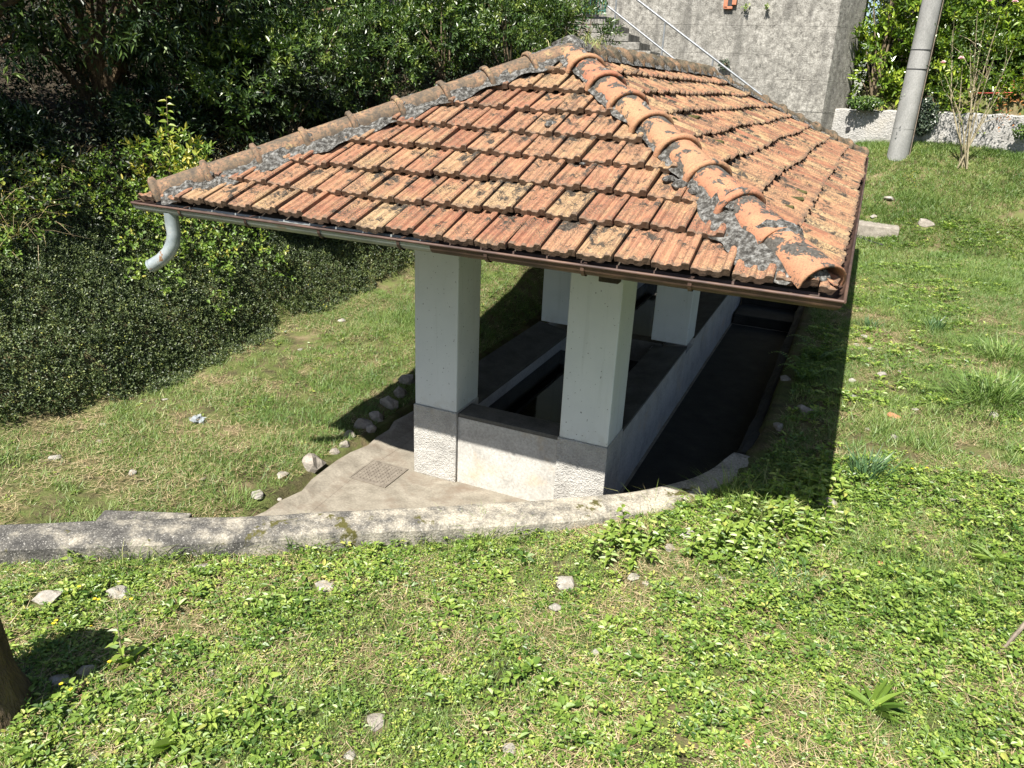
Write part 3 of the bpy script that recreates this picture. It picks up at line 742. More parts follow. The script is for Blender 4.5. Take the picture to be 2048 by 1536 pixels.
for i in range(1, 6):
    p = Vector(hipL0).lerp(Vector(apex), i/9+.015); sp.append(((p.x+.02, p.y-.05, p.z+.02), (.09, .09, .075)))
for k, (p, s_) in enumerate(sp): lump('mortar_lump', p, s_, M['mortar'], 300+k, roof, 3, .4, True)
# loose bits of mortar and cracked tile on the slopes
def on_face(fn, px, py):
    O, U, I, wid = faces[fn]; Vv = (I*ca+Vector((0, 0, 1))*sa); Nn = U.cross(Vv).normalized()
    d = Vector(pixel_ray(px, py)); tt = (O+Nn*.05-Vector(CAM)).dot(Nn)/d.dot(Nn); return Vector(CAM)+d*tt
for k, (fn, px, py, sz) in enumerate([('front', 1105, 250, .05), ('front', 1165, 328, .022), ('front', 1360, 370, .06), ('front', 1385, 384, .04), ('front', 1340, 358, .04), ('right', 1448, 296, .05), ('right', 1430, 288, .035), ('right', 1462, 304, .03), ('front', 1100, 140, .06), ('front', 1125, 138, .05)]):
    p = on_face(fn, px, py); lump('mortar_chip', p, (sz*1.25, sz*.8, sz*.55), M['mortar'] if k < 8 else M['cap_old'], 40+k, roof, 2, .45)
moss = []
for px, py, sz in [(1590, 400, .085), (1600, 385, .06), (1578, 418, .05), (1610, 370, .04), (1400, 262, .05), (1435, 285, .05), (1560, 335, .05), (1575, 330, .04), (1513, 285, .04), (1390, 235, .05), (1450, 190, .04), (1460, 186, .05), (1500, 220, .04), (1340, 170, .04), (1565, 255, .04), (1620, 262, .04), (1475, 410, .04), (1380, 260, .04), (1350, 240, .04)]:
    p = on_face('right', px, py); moss.append(((p.x, p.y, p.z+.004), (sz*.6, sz*1.25, .022)))
for k, (p, s_) in enumerate(moss): lump('moss_cushion', p, s_, M['moss'], 400+k, roof, 3, .45, True)

# ---- gutters
def gutter_run(p0, p1, out, mat, a_cut, b_cut, nm='gutter', r_=.062):
    """half-round trough; out = outward horizontal unit vector, ends mitred by a_cut / b_cut"""
    p0, p1, out = Vector(p0), Vector(p1), Vector(out); ax = (p1-p0).normalized(); n = 9; V = []
    for e, (p, cutd) in enumerate(((p0, a_cut), (p1, b_cut))):
        for rr in (r_, r_-.004):
            for i in range(n):
                a = math.pi*i/(n-1); lat = math.cos(a)*rr
                V.append(p+out*lat+Vector((0, 0, -math.sin(a)*rr*1.05))+ax*cutd*lat)
    Fq = []
    for i in range(n-1):
        Fq += [(i, i+1, 2*n+i+1, 2*n+i), (n+i+1, n+i, 3*n+i, 3*n+i+1), (i+1, i, n+i, n+i+1), (2*n+i, 2*n+i+1, 3*n+i+1, 3*n+i)]
    g_ = obj(nm, MB().add(V, Fq).mesh(nm, True), mat, house)
    l0 = p0+out*(r_+.002)+ax*a_cut*r_; l1 = p1+out*(r_+.002)+ax*b_cut*r_
    obj('rolled_lip', MB().tube([l0, l1], .0095, 8).mesh('rolled_lip', True), M['rust'], g_)
    return g_
LIPX0, LIPX1, LIPY0, LIPY1, GZ = -1.524, 3.461, -1.526, 9.40, 2.605
gx0, gx1, gy0, gy1 = LIPX0+.064, LIPX1-.064, LIPY0+.064, LIPY1-.064
secs = [(gx0, .05, 'zinc', -1, 0), (.05, 1.05, 'zinc', 0, 0), (1.05, gx1, 'rust', 0, 1)]
for a, b2, mt, c0, c1 in secs: gutter_run((a, gy0, GZ), (b2, gy0, GZ), (0, -1, 0), M[mt], c0, c1)
for k in range(3):
    ya = gy0+(gy1-gy0)*k/3; yb = gy0+(gy1-gy0)*(k+1)/3
    gutter_run((gx1, ya, GZ), (gx1, yb, GZ), (1, 0, 0), M['rust'], -1 if k == 0 else 0, 1 if k == 2 else 0)
gutter_run((gx1, gy1, GZ), (gx0, gy1, GZ), (0, 1, 0), M['rust'], -1, 1)
gutter_run((gx0, gy1, GZ), (gx0, gy0, GZ), (-1, 0, 0), M['rust'], -1, 1)
def bracket(p, out):
    p, out = Vector(p), Vector(out); ax = Vector((0, 0, 1)).cross(out); V = []
    pts = [p+out*math.cos(math.pi*i/8)*.068+Vector((0, 0, -math.sin(math.pi*i/8)*.072)) for i in range(9)]
    pts = [pts[0]+Vector((0, 0, .014))]+pts+[pts[-1]+Vector((0, 0, .02))]
    for q in pts: V += [q-ax*.011, q+ax*.011]
    b_ = len(V); V += [v+out*.0+Vector((0, 0, -.003)) for v in V]
    Fq = [(2*i, 2*i+1, 2*i+3, 2*i+2) for i in range(len(pts)-1)]+[(b_+2*i+1, b_+2*i, b_+2*i+2, b_+2*i+3) for i in range(len(pts)-1)]
    obj('gutter_bracket', MB().add(V, Fq).mesh('gutter_bracket'), M['rust'], house)
    obj('bracket_strap', MB().box(min(p.x, p.x-out.x*.10)-.010, max(p.x, p.x-out.x*.10)+.010, min(p.y, p.y-out.y*.10)-.010, max(p.y, p.y-out.y*.10)+.010, p.z+.002, p.z+.006).mesh('bracket_strap'), M['rust'], house)
for x in (-1.05, -.43, .20, .82, 1.44, 2.06, 2.68): bracket((x, gy0, GZ), (0, -1, 0))
for k in range(10): bracket((gx1, -.9+k*1.08, GZ), (1, 0, 0))
# elbow under the left-hand end
sp0 = [(-1.20, gy0, 2.56), (-1.20, gy0, 2.47), (-1.195, gy0, 2.40), (-1.205, gy0-.01, 2.33), (-1.24, gy0-.03, 2.26), (-1.30, gy0-.05, 2.20), (-1.385, gy0-.08, 2.145)]
# hollow end
pipe = MB(); pipe.tube(sp0, [.05, .05, .05, .051, .051, .05, .05], 18, cap=False); pipe.tube([sp0[-1], sp0[-2], sp0[-3]], [.046, .046, .045], 18, cap=False)
down = obj('downpipe', pipe.mesh('downpipe', True), M['galv'], house)
obj('pipe_collar', MB().tube([Vector(sp0[-1]).lerp(Vector(sp0[-2]), .12), Vector(sp0[-1])+(Vector(sp0[-1])-Vector(sp0[-2]))*.06], .053, 18, cap=False).mesh('pipe_collar', True), M['galv'], down)

# ------------------------------------------------------------------ background walls, stair, pole
YW = 15.0
bw = MB()
pl = [(-6.5, YW), (2.30, YW), (2.80, YW+.85), (2.80, YW+2.5), (-6.5, YW+2.5)]
pt_ = [(-6.5, YW+.10), (2.20, YW+.10), (2.72, YW+.95), (2.72, YW+2.5), (-6.5, YW+2.5)]
# shuttered lifts: each lift is a course standing slightly proud of the next
big = empty('concrete_wall', (-1.8, YW+.8, 1.5)); tag(big, 'tall grey board-marked concrete retaining wall behind the roof', 'wall')
z0 = 1.4; lifts = [.62, .66, .52, .70, .55, .63, .74, .58, .5]
zt = sum(lifts)
zc = 0
for i, lh in enumerate(lifts):
    rg = random.Random(i)
    fa, fb = zc/zt, (zc+lh-.003)/zt; jog = rg.uniform(-.005, .005)
    lo = [(a[0]+(b_[0]-a[0])*fa, a[1]+(b_[1]-a[1])*fa+jog) for a, b_ in zip(pl, pt_)]
    hi = [(a[0]+(b_[0]-a[0])*fb, a[1]+(b_[1]-a[1])*fb+jog) for a, b_ in zip(pl, pt_)]
    n = len(lo); vs = [(x, y, z0+zc) for x, y in lo]+[(x, y, z0+zc+lh-.003) for x, y in hi]
    obj('concrete_lift', MB().add(vs, [tuple(range(n-1, -1, -1)), tuple(range(n, 2*n))]+[(k, (k+1) % n, n+(k+1) % n, n+k) for k in range(n)]).mesh('concrete_lift', bevel=.004, seg=1), M['bigwall'], big)
    zc += lh
obj('wall_core', MB().prism([(-6.4, YW+.12), (2.15, YW+.12), (2.66, YW+.98), (2.66, YW+2.4), (-6.4, YW+2.4)], z0, z0+zt-.2).mesh('wall_core'), M['darkstone'], big)
# brick-lined weep hole
hp = at_axis(1460, 6, 1, YW)
for dx, dzz, sx_, sz_ in [(-.10, .02, .05, .13), (.10, .06, .05, .10), (-.03, -.10, .10, .028), (0, .16, .15, .03)]:
    obj('brick', MB().box(hp[0]+dx-sx_, hp[0]+dx+sx_, YW-.012, YW+.2, hp[2]+dzz-sz_, hp[2]+dzz+sz_).mesh('brick', bevel=.008), M['brickbit'], big)
obj('weep_hole', MB().box(hp[0]-.05, hp[0]+.05, YW-.004, YW+.2, hp[2]-.07, hp[2]+.13).mesh('weep_hole'), M['hose'], big)
# stair along the wall
stair = empty('staircase', (-1.0, 14.4, 2.0)); tag(stair, 'outdoor flight of rough concrete steps climbing along the tall grey wall', 'stairs')
NS = 19
for i in range(NS):
    xe = -3.30+.29*i*1.0; zt_ = 5.16-.185*i
    if zt_ < 1.7: break
    obj('step', MB().box(-4.3, xe+.30, 14.0+.012*(i % 2), YW-.01, zt_-.178, zt_).mesh('step', bevel=.015), M['bigwall'], stair)
obj('landing_wall', MB().box(-5.6, -3.62, 13.95, YW-.02, 5.17, 5.62).mesh('landing_wall', bevel=.02), M['bigwall'], stair)
rail = empty('handrail', (-1.0, 13.95, 4.0)); tag(rail, 'galvanised steel pipe handrail sloping down beside the steps', 'handrail')
ra, rb = at_axis(1275, 0, 1, 13.97), at_axis(1530, 196, 1, 13.97)
d = (rb-ra); r0 = ra-d*.35; r1 = rb+d*.12
obj('top_rail', MB().tube([r0, r1], .026, 10).mesh('top_rail', True), M['rail'], rail)
la, lb = at_axis(1200, 0, 1, 13.97), at_axis(1338, 110, 1, 13.97)
d2 = lb-la
obj('bottom_rail', MB().tube([la-d2*.5, lb+d2*1.2], .024, 10).mesh('bottom_rail', True), M['rail'], rail)
for f_ in (-.16, .222, .60, .97):
    p = ra+d*f_; obj('post', MB().tube([p, p-np.array([0, 0, 1.0])], .022, 8).mesh('post', True), M['rail'], rail)
gate = empty('gate', (-3.4, 13.9, 5.2)); tag(gate, 'green metal barred gate at the head of the outdoor steps', 'gate')
g0, g1 = at_axis(1168, 22, 1, 13.9), at_axis(1210, 20, 1, 13.9)
for k in range(8):
    x = g0[0]+(g1[0]-g0[0])*k/7; obj('bar', MB().tube([(x, 13.9, 5.2), (x, 13.9, 6.3)], .010 if k not in (0, 7) else .024, 6).mesh('bar'), M['green'], gate)
for z in (5.28, 6.2): obj('cross_rail', MB().box(g0[0], g1[0], 13.885, 13.915, z-.015, z+.015).mesh('cross_rail'), M['green'], gate)

# white garden wall
ww = empty('garden_wall', (5.2, 14.7, 2.3)); tag(ww, 'low rough white rendered wall below the laurel hedge', 'wall')
wa, wb = np.array([2.52, 15.44]), np.array([8.4, 13.85]); d = norm(wb-wa); n_ = np.array([-d[1], d[0]])
segs = 40; vs = []; fs = []
for i in range(segs+1):
    p = wa+(wb-wa)*i/segs; top = 3.30+.12*i/segs+.02*math.sin(i*1.7); jj = .012*math.sin(i*2.3)
    vs += [(*(p-n_*jj), 1.5), (*(p-n_*jj), top-.03), (*(p+n_*.03), top), (*(p+n_*.28), top), (*(p+n_*.3), 1.5)]
for i in range(segs):
    for j in range(4): fs.append((i*5+j, i*5+j+1, i*5+6+j, i*5+5+j))
fs += [(0, 1, 2, 3, 4), tuple(segs*5+4-j for j in range(5))]
obj('render_coat', MB().add(vs, fs).mesh('render_coat'), M['whitewall'], ww)
hp = at_axis(1696, 258, 1, 15.33); obj('drain_hole', MB().tube([(hp[0], 15.30, hp[2]), (hp[0], 15.6, hp[2]+.02)], .055, 12).mesh('drain_hole', True), M['hose'], ww)

# utility pole
pb = at_axis(1795, 312, 1, 14.0)
pz = float(height(pb[0], pb[1]))
pole = empty('utility_pole', (pb[0], pb[1], pz)); tag(pole, 'tall round grey concrete utility pole standing in front of the white wall', 'pole')
obj('shaft', MB().tube([(pb[0], pb[1], pz-.3), (pb[0]-.005, pb[1], pz+3), (pb[0]-.02, pb[1], pz+9)], [.222, .19, .13], 24).mesh('shaft', True), M['pole'], pole)
for z in (.55, 1.75, 2.13):
    rr = .222-(.032)*(z+.3)/3.3; obj('band', MB().tube([(pb[0], pb[1], pz+z-.012), (pb[0], pb[1], pz+z+.012)], rr+.004, 24, cap=False).mesh('band', True), M['hose'] if z > 1 else M['pole'], pole)
obj('cable', MB().tube([(pb[0]+.235, pb[1]-.06, pz-.1), (pb[0]+.215, pb[1]-.06, pz+1), (pb[0]+.205, pb[1]-.06, pz+3), (pb[0]+.15, pb[1]-.05, pz+8.8)], .011, 6).mesh('cable', True), M['wood'], pole)

# rubble wall glimpsed between the bushes
rw = empty('rubble_wall', (-6.8, 9.8, 3.0)); tag(rw, 'old rubble stone wall glimpsed between the bushes', 'stone wall')
stone_me = []
for k in range(5):
    rg = random.Random(k); b_ = MB().box(-.5, .5, -.5, .5, -.5, .5); me = b_.mesh('stone', bevel=.12, seg=1)
    for v_ in me.vertices: v_.co += Vector((rg.uniform(-.07, .07), rg.uniform(-.05, .05), rg.uniform(-.07, .07)))
    me.materials.append(M['stone']); stone_me.append(me)
rg = random.Random(5)
for r_ in range(9):
    x = -8.2+rg.uniform(0, .3)
    while x < -5.5:
        w = rg.uniform(.28, .62)
        o = bpy.data.objects.new('stone', stone_me[rg.randrange(5)])
        o.location = (x+w/2, 9.7+.12*(x+7)+rg.uniform(-.03, .03), 3.2+r_*.27); o.scale = (w*1.02, .4, .26*rg.uniform(.92, 1.05)); o.rotation_euler = (0, rg.uniform(-.05, .05), .1)
        link(o, rw); x += w
obj('backing', MB().box(-8.3, -5.2, 9.95, 10.3, 2.4, 5.5).mesh('backing'), M['darkstone'], rw)

# ------------------------------------------------------------------ foliage machinery
class Leaves:
    def __init__(s): s.V = []; s.F3 = []; s.F4 = []; s.r = []; s.n = 0
    def push(s, V, f3, f4, r):
        V = V.reshape(-1, 3); s.V.append(V); s.r.append(r)
        if f3 is not None: s.F3.append(f3+s.n)
        if f4 is not None: s.F4.append(f4+s.n)
        s.n += len(V)
    def leaf(s, P, A, N, L_, Wd, rnd, fold=.18, droop=.12, fine=False):
        n = len(P)
        if n == 0: return
        A = norm(A); S = norm(np.cross(A, N)); N = np.cross(S, A)
        L_ = np.broadcast_to(L_, n)[:, None]; Wd = np.broadcast_to(Wd, n)[:, None]
        tip = P+A*L_-N*L_*droop
        i0 = np.arange(n)[:, None]
        if fine:
            q = []
            for sg in (1, -1):
                q.append(P+A*L_*.28+S*Wd*.46*sg+N*Wd*fold); q.append(P+A*L_*.66+S*Wd*.36*sg+N*(Wd*fold*.7-L_*droop*.35))
            V = np.stack([P, q[0], q[1], tip, q[2], q[3]], 1)
            f4 = np.concatenate([i0*6+np.array([[0, 1, 2, 3]]), i0*6+np.array([[0, 3, 5, 4]])])
            s.push(V, None, f4, np.repeat(rnd, 6))
        else:
            m_ = P+A*L_*.45
            V = np.stack([P, m_+S*Wd*.5+N*Wd*fold, tip, m_-S*Wd*.5+N*Wd*fold], 1)
            f3 = np.concatenate([i0*4+np.array([[0, 1, 2]]), i0*4+np.array([[0, 2, 3]])])
            s.push(V, f3, None, np.repeat(rnd, 4))
    def blade(s, P, D, L_, Wd, rnd, bend=.35, seg=1):
        n = len(P)
        if n == 0: return
        D = norm(D); up = np.array([0, 0, 1.]); hz = norm(D*np.array([1, 1, 0])+1e-6)
        S = np.stack([-hz[:, 1], hz[:, 0], np.zeros(n)], -1)
        ang = rng.uniform(-1.2, 1.2, n)[:, None]; S = S*np.cos(ang)+hz*np.sin(ang)
        L_ = np.broadcast_to(L_, n)[:, None]; Wd = np.broadcast_to(Wd, n)[:, None]; i0 = np.arange(n)[:, None]
        bend = np.broadcast_to(bend, n)[:, None]
        tip = P+D*L_+hz*L_*bend-up*L_*bend*.45
        if seg == 1:
            V = np.stack([P-S*Wd*.5, P+S*Wd*.5, tip], 1); s.push(V, i0*3+np.array([[0, 1, 2]]), None, np.repeat(rnd, 3))
        else:
            m_ = P+D*L_*.55+hz*L_*bend*.22
            V = np.stack([P-S*Wd*.4, P+S*Wd*.4, m_+S*Wd*.5, m_-S*Wd*.5, tip], 1)
            s.push(V, i0*5+np.array([[3, 2, 4]]), i0*5+np.array([[0, 1, 2, 3]]), np.repeat(rnd, 5))
    def twigs(s, P, D, tl, k, L_, Wd, up=.25, rbias=0, rspread=1.0, fine=False, droop=.12):
        """leaves set alternately along short twigs"""
        n = len(P); D = norm(D); ref = np.where(np.abs(D[:, 2:3]) < .9, np.array([[0, 0, 1.]]), np.array([[1., 0, 0]]))
        a = norm(np.cross(D, ref)); b = np.cross(D, a); ph = rng.uniform(0, 6.28, n)
        tl = np.broadcast_to(tl, n); base_r = rng.beta(1.6, 2.2, n)*rspread+rbias
        for j in range(k):
            t_ = (j+.4)/k; an = ph+j*2.4; rad = a*np.cos(an)[:, None]+b*np.sin(an)[:, None]
            p = P+D*(tl*t_)[:, None]+np.array([0, 0, -.12])*(tl*t_*t_)[:, None]
            ax = norm(D*(.35+.5*t_)+rad*(.95-.4*t_)+np.array([0, 0, up])+rng.normal(0, .15, (n, 3)))
            N = norm(np.array([0, 0, .8])+D*.35-rad*.15+rng.normal(0, .28, (n, 3)))
            sc = rng.uniform(.7, 1.15, n)*(1-.25*t_)
            s.leaf(p, ax, N, L_*sc, Wd*sc, np.clip(base_r+rng.normal(0, .10, n), 0, 1), fine=fine, droop=droop)
    def mesh(s, name):
        F = []
        if s.F3: F.append(np.concatenate(s.F3))
        if s.F4: F.append(np.concatenate(s.F4))
        return mesh_np(name, np.concatenate(s.V), F, False, {'rnd': np.concatenate(s.r)})

def sphere_dirs(n):
    return norm(rng.normal(0, 1, (n, 3)))

def crown(L_, c, rad, nclump, per, tl, k, leafL, leafW, spread=.30, up=.25, zmin=None, rbias=0, fine=False, droop=.12, rs=1.0):
    c = np.array(c); rad = np.array(rad)
    cl = sphere_dirs(nclump)*(rng.uniform(.45, 1.0, nclump)**.6)[:, None]
    cl[:, 2] = np.where(cl[:, 2] < -.75, -cl[:, 2]*.5, cl[:, 2])
    centers = c+cl*rad
    for q, dd in zip(centers, cl):
        m_ = int(per*rng.uniform(.5, 1.5)); sp_ = spread*rng.uniform(.6, 1.3)*rad.mean()
        P = q+rng.normal(0, 1, (m_, 3))*sp_*np.array([1, 1, .75])
        if zmin is not None: P[:, 2] = np.maximum(P[:, 2], zmin+rng.uniform(0, .1, m_))
        D = norm((P-c)/rad*.8+np.array([0, 0, .35])+rng.normal(0, .45, (m_, 3)))
        L_.twigs(P, D, tl*rng.uniform(.6, 1.2, m_), k, leafL, leafW, up, rbias+rng.uniform(-.12, .12), rs, fine, droop)
    return centers

def stems(base, centers, r0, n=None, wob=.15):
    mb_ = MB(); base = np.array(base, float)
    pick = centers if n is None or n >= len(centers) else centers[rng.choice(len(centers), n, replace=False)]
    for q in pick:
        mid = base*.55+q*.45+np.array([0, 0, .12*np.linalg.norm(q-base)])+rng.normal(0, wob*.3, 3); b0 = base+rng.normal(0, .04, 3)*np.array([1, 1, 0])
        mb_.tube([b0, b0*.7+mid*.3+rng.normal(0, .02, 3), mid, mid*.45+q*.55, q], [r0, r0*.85, r0*.6, r0*.4, r0*.15], 6)
    return mb_.mesh('stems', True)

def plant(name, label, cat, base, crowns, leafmat, stemmat='stem', group=None, r0=.03, nst=8, trunk=None, part=('stems', 'foliage')):
    base = (float(base[0]), float(base[1]), float(base[2]))
    root = empty(name, base); tag(root, label, cat, group)
    Lv = Leaves(); cs = []
    for kw in crowns: cs.append(crown(Lv, **kw))
    cs = np.concatenate(cs)
    obj(part[0], stems(base, cs, r0, nst), M[stemmat], root)
    obj(part[1], Lv.mesh(part[1]), M[leafmat], root)
    return root
def gz(x, y): return float(height(np.array([x]), np.array([y]))[0])

# ---- tall dark trees on the bank above the lawn
tree_specs = [(-7.2, -1.6, 4.9, 1.5), (-7.0, .5, 4.7, 1.6), (-6.6, 2.5, 4.75, 1.5), (-6.7, 4.6, 4.7, 1.5), (-6.9, 6.9, 5.0, 1.6), (-5.0, 10.9, 5.4, 1.3)]
tl_ = ['dark glossy evergreen tree overhanging the creeper-covered bank, beside the grassy slope end', 'dark evergreen tree with drooping leaf sprays over the shaded hollow of the bank', 'dense dark tree on the bank above the slender sapling', 'dark leafy tree on the bank behind the hip with the elbow pipe', 'tall dark tree beyond the bank in front of the old rubble wall', 'dark small-leaved tree at the far corner of the lawn near the rubble wall']
for (x, y, z, r), lb in zip(tree_specs, tl_):
    plant('evergreen_tree', lb, 'tree', (x-.6, y+.3, gz(x-.6, y+.3)-.1), [dict(c=(x, y, z), rad=(r*.95, r, r*.85), nclump=46, per=28, tl=.30, k=8, leafL=.15, leafW=.046, spread=.14, up=-.12, droop=.3, rbias=.15)], 'bush', 'bark', 'dark trees on the bank', .10, 14, part=('trunk', 'crown'))
# ---- shaded understorey and mid-green shrubs
und = [(-6.2, -1.4, .4, .6), (-6.3, .6, .35, .6), (-6.2, 2.9, .4, .65), (-5.6, 4.2, .75, .9), (-5.3, 5.6, .85, 1.0), (-5.0, 7.0, .9, 1.0), (-4.3, 8.2, .95, 1.0), (-3.4, 9.2, 1.1, 1.05), (-2.5, 10.0, 1.2, 1.0), (-5.2, 8.9, .55, .8), (-4.4, 10.6, 1.9, 1.1), (-7.4, 8.3, 1.2, 1.1)]
und = und+[(-4.5, 3.5, .35, .75), (-4.0, 4.6, .35, .75), (-3.4, 5.5, .35, .75), (-2.5, 6.5, .4, .8), (-5.2, 4.6, .6, .9)]  # these low shrubs get their shade from the darkened leaf colour
ul = ['shaded shrub at the top of the creeper bank below the overhanging tree', 'dim leafy shrub in the dark hollow under the trees', 'leafy shrub behind the slender sapling', 'bright-tipped shrub rising behind the lower hip tiles', 'willow-leaved shrub behind the weathered hip, next to the dark hollow', 'pale green shrub behind the middle of the weathered hip', 'mid-green shrub behind the upper hip tiles, below the rubble wall', 'leafy shrub just behind the top of the weathered hip', 'shrub between the roof apex and the fig tree', 'tall mid-green shrub in front of the rubble wall', 'green shrub between the rubble wall and the fig tree', 'dense shrub on the upper bank beside the rubble wall', 'low shrub coloured shade-dark where the creeper mound ends beside the lawn', 'low shrub coloured shade-dark behind the lawn, below the zinc part of the gutter', 'low shrub coloured shade-dark at the back edge of the sunny lawn', 'shrub coloured shade-dark closing the lawn behind the nearer pillars', 'shrub coloured shade-dark on the bank behind the low lawn-edge shrubs']
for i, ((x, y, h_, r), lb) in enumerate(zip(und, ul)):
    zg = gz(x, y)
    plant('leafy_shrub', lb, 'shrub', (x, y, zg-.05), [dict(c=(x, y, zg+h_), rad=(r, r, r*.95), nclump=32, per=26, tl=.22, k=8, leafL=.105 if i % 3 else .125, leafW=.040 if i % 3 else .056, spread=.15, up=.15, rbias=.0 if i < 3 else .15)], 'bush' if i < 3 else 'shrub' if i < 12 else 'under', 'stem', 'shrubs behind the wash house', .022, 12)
# ---- fig tree with lobed leaves beside the stair
fz = gz(-3.7, 11.8)
root = empty('fig_tree', (-3.7, 11.8, fz)); tag(root, 'fig tree with broad lobed leaves beside the head of the steps', 'tree')
Lv = Leaves(); n = 620; c = np.array([-3.65, 11.3, 4.75]); dd = sphere_dirs(n); P = c+dd*np.array([1.0, .9, .95])*(rng.uniform(.35, 1, n)**.5)[:, None]
D = norm(dd+np.array([0, -.3, -.15])); rr = rng.beta(1.6, 2, n)
Sd = norm(np.cross(D, np.array([0, 0, 1.]))); Nn = norm(np.array([0, -.3, 1.])+dd*.5+rng.normal(0, .2, (n, 3)))
for a_, l_, w_ in [(0, .19, .075), (.75, .155, .065), (-.75, .155, .065), (1.5, .10, .05), (-1.5, .10, .05)]:
    Lv.leaf(P, D*math.cos(a_)+Sd*math.sin(a_), Nn, l_*rng.uniform(.85, 1.1, n), w_, rr, fine=True)
obj('crown', Lv.mesh('crown'), M['fig'], root); obj('trunk', stems((-3.7, 11.8, fz-.1), P[:14], .05, None), M['bark'], root)

# ---- slender sapling in front of the hollow
sp_ = at_axis(328, 300, 0, -5.1); bz = gz(-5.1, sp_[1])
root = empty('sapling', (-5.1, sp_[1], bz)); tag(root, 'slender sapling with paired pale leaves standing above the creeper bank', 'sapling')
tp = at_axis(333, 195, 0, -5.05)
obj('stem', MB().tube([(-5.1, sp_[1], bz-.05), (-5.08, (sp_[1]+tp[1])/2, (bz+tp[2])/2), tuple(tp)], [.012, .009, .003], 6).mesh('stem', True), M['stem'], root)
Lv = Leaves(); n = 30; tt = np.linspace(.15, 1, n); P = np.array([-5.1, sp_[1], bz])+(tp-np.array([-5.1, sp_[1], bz]))*tt[:, None]
an = np.where(np.arange(n) % 2, .4, 3.5)+rng.normal(0, .5, n)
D = np.stack([np.cos(an), np.sin(an), np.full(n, .25)], -1); Lv.leaf(P, D, np.tile([0, -.3, 1.], (n, 1))+rng.normal(0, .2, (n, 3)), .15*(1.2-.5*tt), .065*(1.2-.4*tt), rng.uniform(.5, .95, n), fine=True, droop=.35)
crown(Lv, (-5.05, sp_[1], bz+.55), (.45, .5, .45), 14, 10, .18, 6, .11, .05, .25, fine=True, rbias=.25)
obj('foliage', Lv.mesh('foliage'), M['bramble'], root)

# ---- laurel hedge above the white wall
hed = [(3.35, 15.9), (4.35, 15.6), (5.35, 15.35), (6.35, 15.1), (7.4, 14.8), (8.5, 14.5)]
hl = ['bright glossy laurel growing against the corner of the tall concrete wall', 'bright glossy laurel behind the utility pole', 'glossy laurel between the utility pole and the rose bush', 'glossy laurel behind the rose bush', 'glossy laurel beyond the rose bush, over the white wall', 'glossy laurel at the outer end of the white wall']
for (x, y), lb in zip(hed, hl):
    plant('laurel_shrub', lb, 'shrub', (x, y, 3.2), [dict(c=(x, y+.1, 4.25), rad=(.78, .75, 1.05), nclump=30, per=11, tl=.26, k=7, leafL=.17, leafW=.075, spread=.17, up=.3, zmin=3.32, fine=True, rbias=.18), dict(c=(x+.1, y+.5, 5.9), rad=(.9, .9, 1.2), nclump=30, per=11, tl=.26, k=7, leafL=.17, leafW=.075, spread=.18, up=.3, fine=True, rbias=.15)], 'laurel', 'stem', 'laurels of the hedge', .035, 10)
# ---- ivy on the white wall, small shrub at its corner
def ivy(name, label, base, c, rad, nn, mat='ivy', leaf=.06):
    root = empty(name, base); tag(root, label, 'ivy'); Lv = Leaves()
    c = np.array(c); rad = np.array(rad); P = c+sphere_dirs(nn)*rad*(rng.uniform(.2, 1, nn)**.45)[:, None]
    D = norm(np.array([0, -.5, -.6])+rng.normal(0, .55, (nn, 3))); Lv.leaf(P, D, norm(np.array([-.1, -.9, .6])+rng.normal(0, .35, (nn, 3))), leaf*rng.uniform(.6, 1.2, nn), leaf*.95*rng.uniform(.6, 1.1, nn), rng.beta(1.8, 2, nn))
    obj('foliage', Lv.mesh('foliage'), M[mat], root); obj('stems', stems(tuple(np.array(base)), P[:10], .012), M['stem'], root)
ip = at_axis(1848, 232, 1, 14.75); ivy('ivy_clump', 'grey-green ivy hanging over the white wall next to the utility pole', (ip[0], 14.85, ip[2]+.4), (ip[0], 14.78, ip[2]), (.30, .16, .42), 1500)
ip = at_axis(1730, 205, 1, 15.1); ivy('ivy_clump', 'low leafy ivy on the end of the white wall against the concrete corner', (ip[0], 15.2, ip[2]-.1), (ip[0], 15.1, ip[2]), (.40, .2, .16), 900, 'shrub', .055)
ip = at_axis(2045, 262, 1, 14.2); ivy('ivy_clump', 'small ivy sprig on the face of the white wall beyond the rose bush', (ip[0], 14.25, ip[2]), (ip[0], 14.2, ip[2]), (.18, .1, .16), 220, 'shrub', .055)
ip = at_axis(905, 110, 1, 11.6); ivy('ivy_clump', 'dark small-leaved ivy mass between the fig tree and the shrubs', (ip[0], 12.0, gz(ip[0], 12.0)), (ip[0], 11.9, ip[2]), (.6, .3, 1.1), 3000, 'ivy', .05)
for k, (px, py) in enumerate([(1492, 14), (1533, 14)]):
    p = at_axis(px, py, 1, YW-.02); Lv = Leaves(); n = 26; Lv.leaf(np.tile(p, (n, 1))+rng.normal(0, .03, (n, 3)), rng.normal(0, 1, (n, 3))+np.array([0, -.7, .4]), np.tile([0, -.6, .8], (n, 1)), .07, .035, rng.uniform(.3, .9, n))
    o = obj('wall_weed', Lv.mesh('wall_weed'), M['bramble']); tag(o, 'tiny weed rooted in a joint of the tall concrete wall', 'weed', 'weeds in the concrete wall')
# creeping rooted plant below the rail
ip = at_axis(1448, 128, 1, 14.9); ivy('ivy_clump', 'small creeper on the concrete wall below the handrail', (ip[0], 14.95, ip[2]), (ip[0], 14.93, ip[2]), (.16, .05, .14), 160, 'ivy', .05)

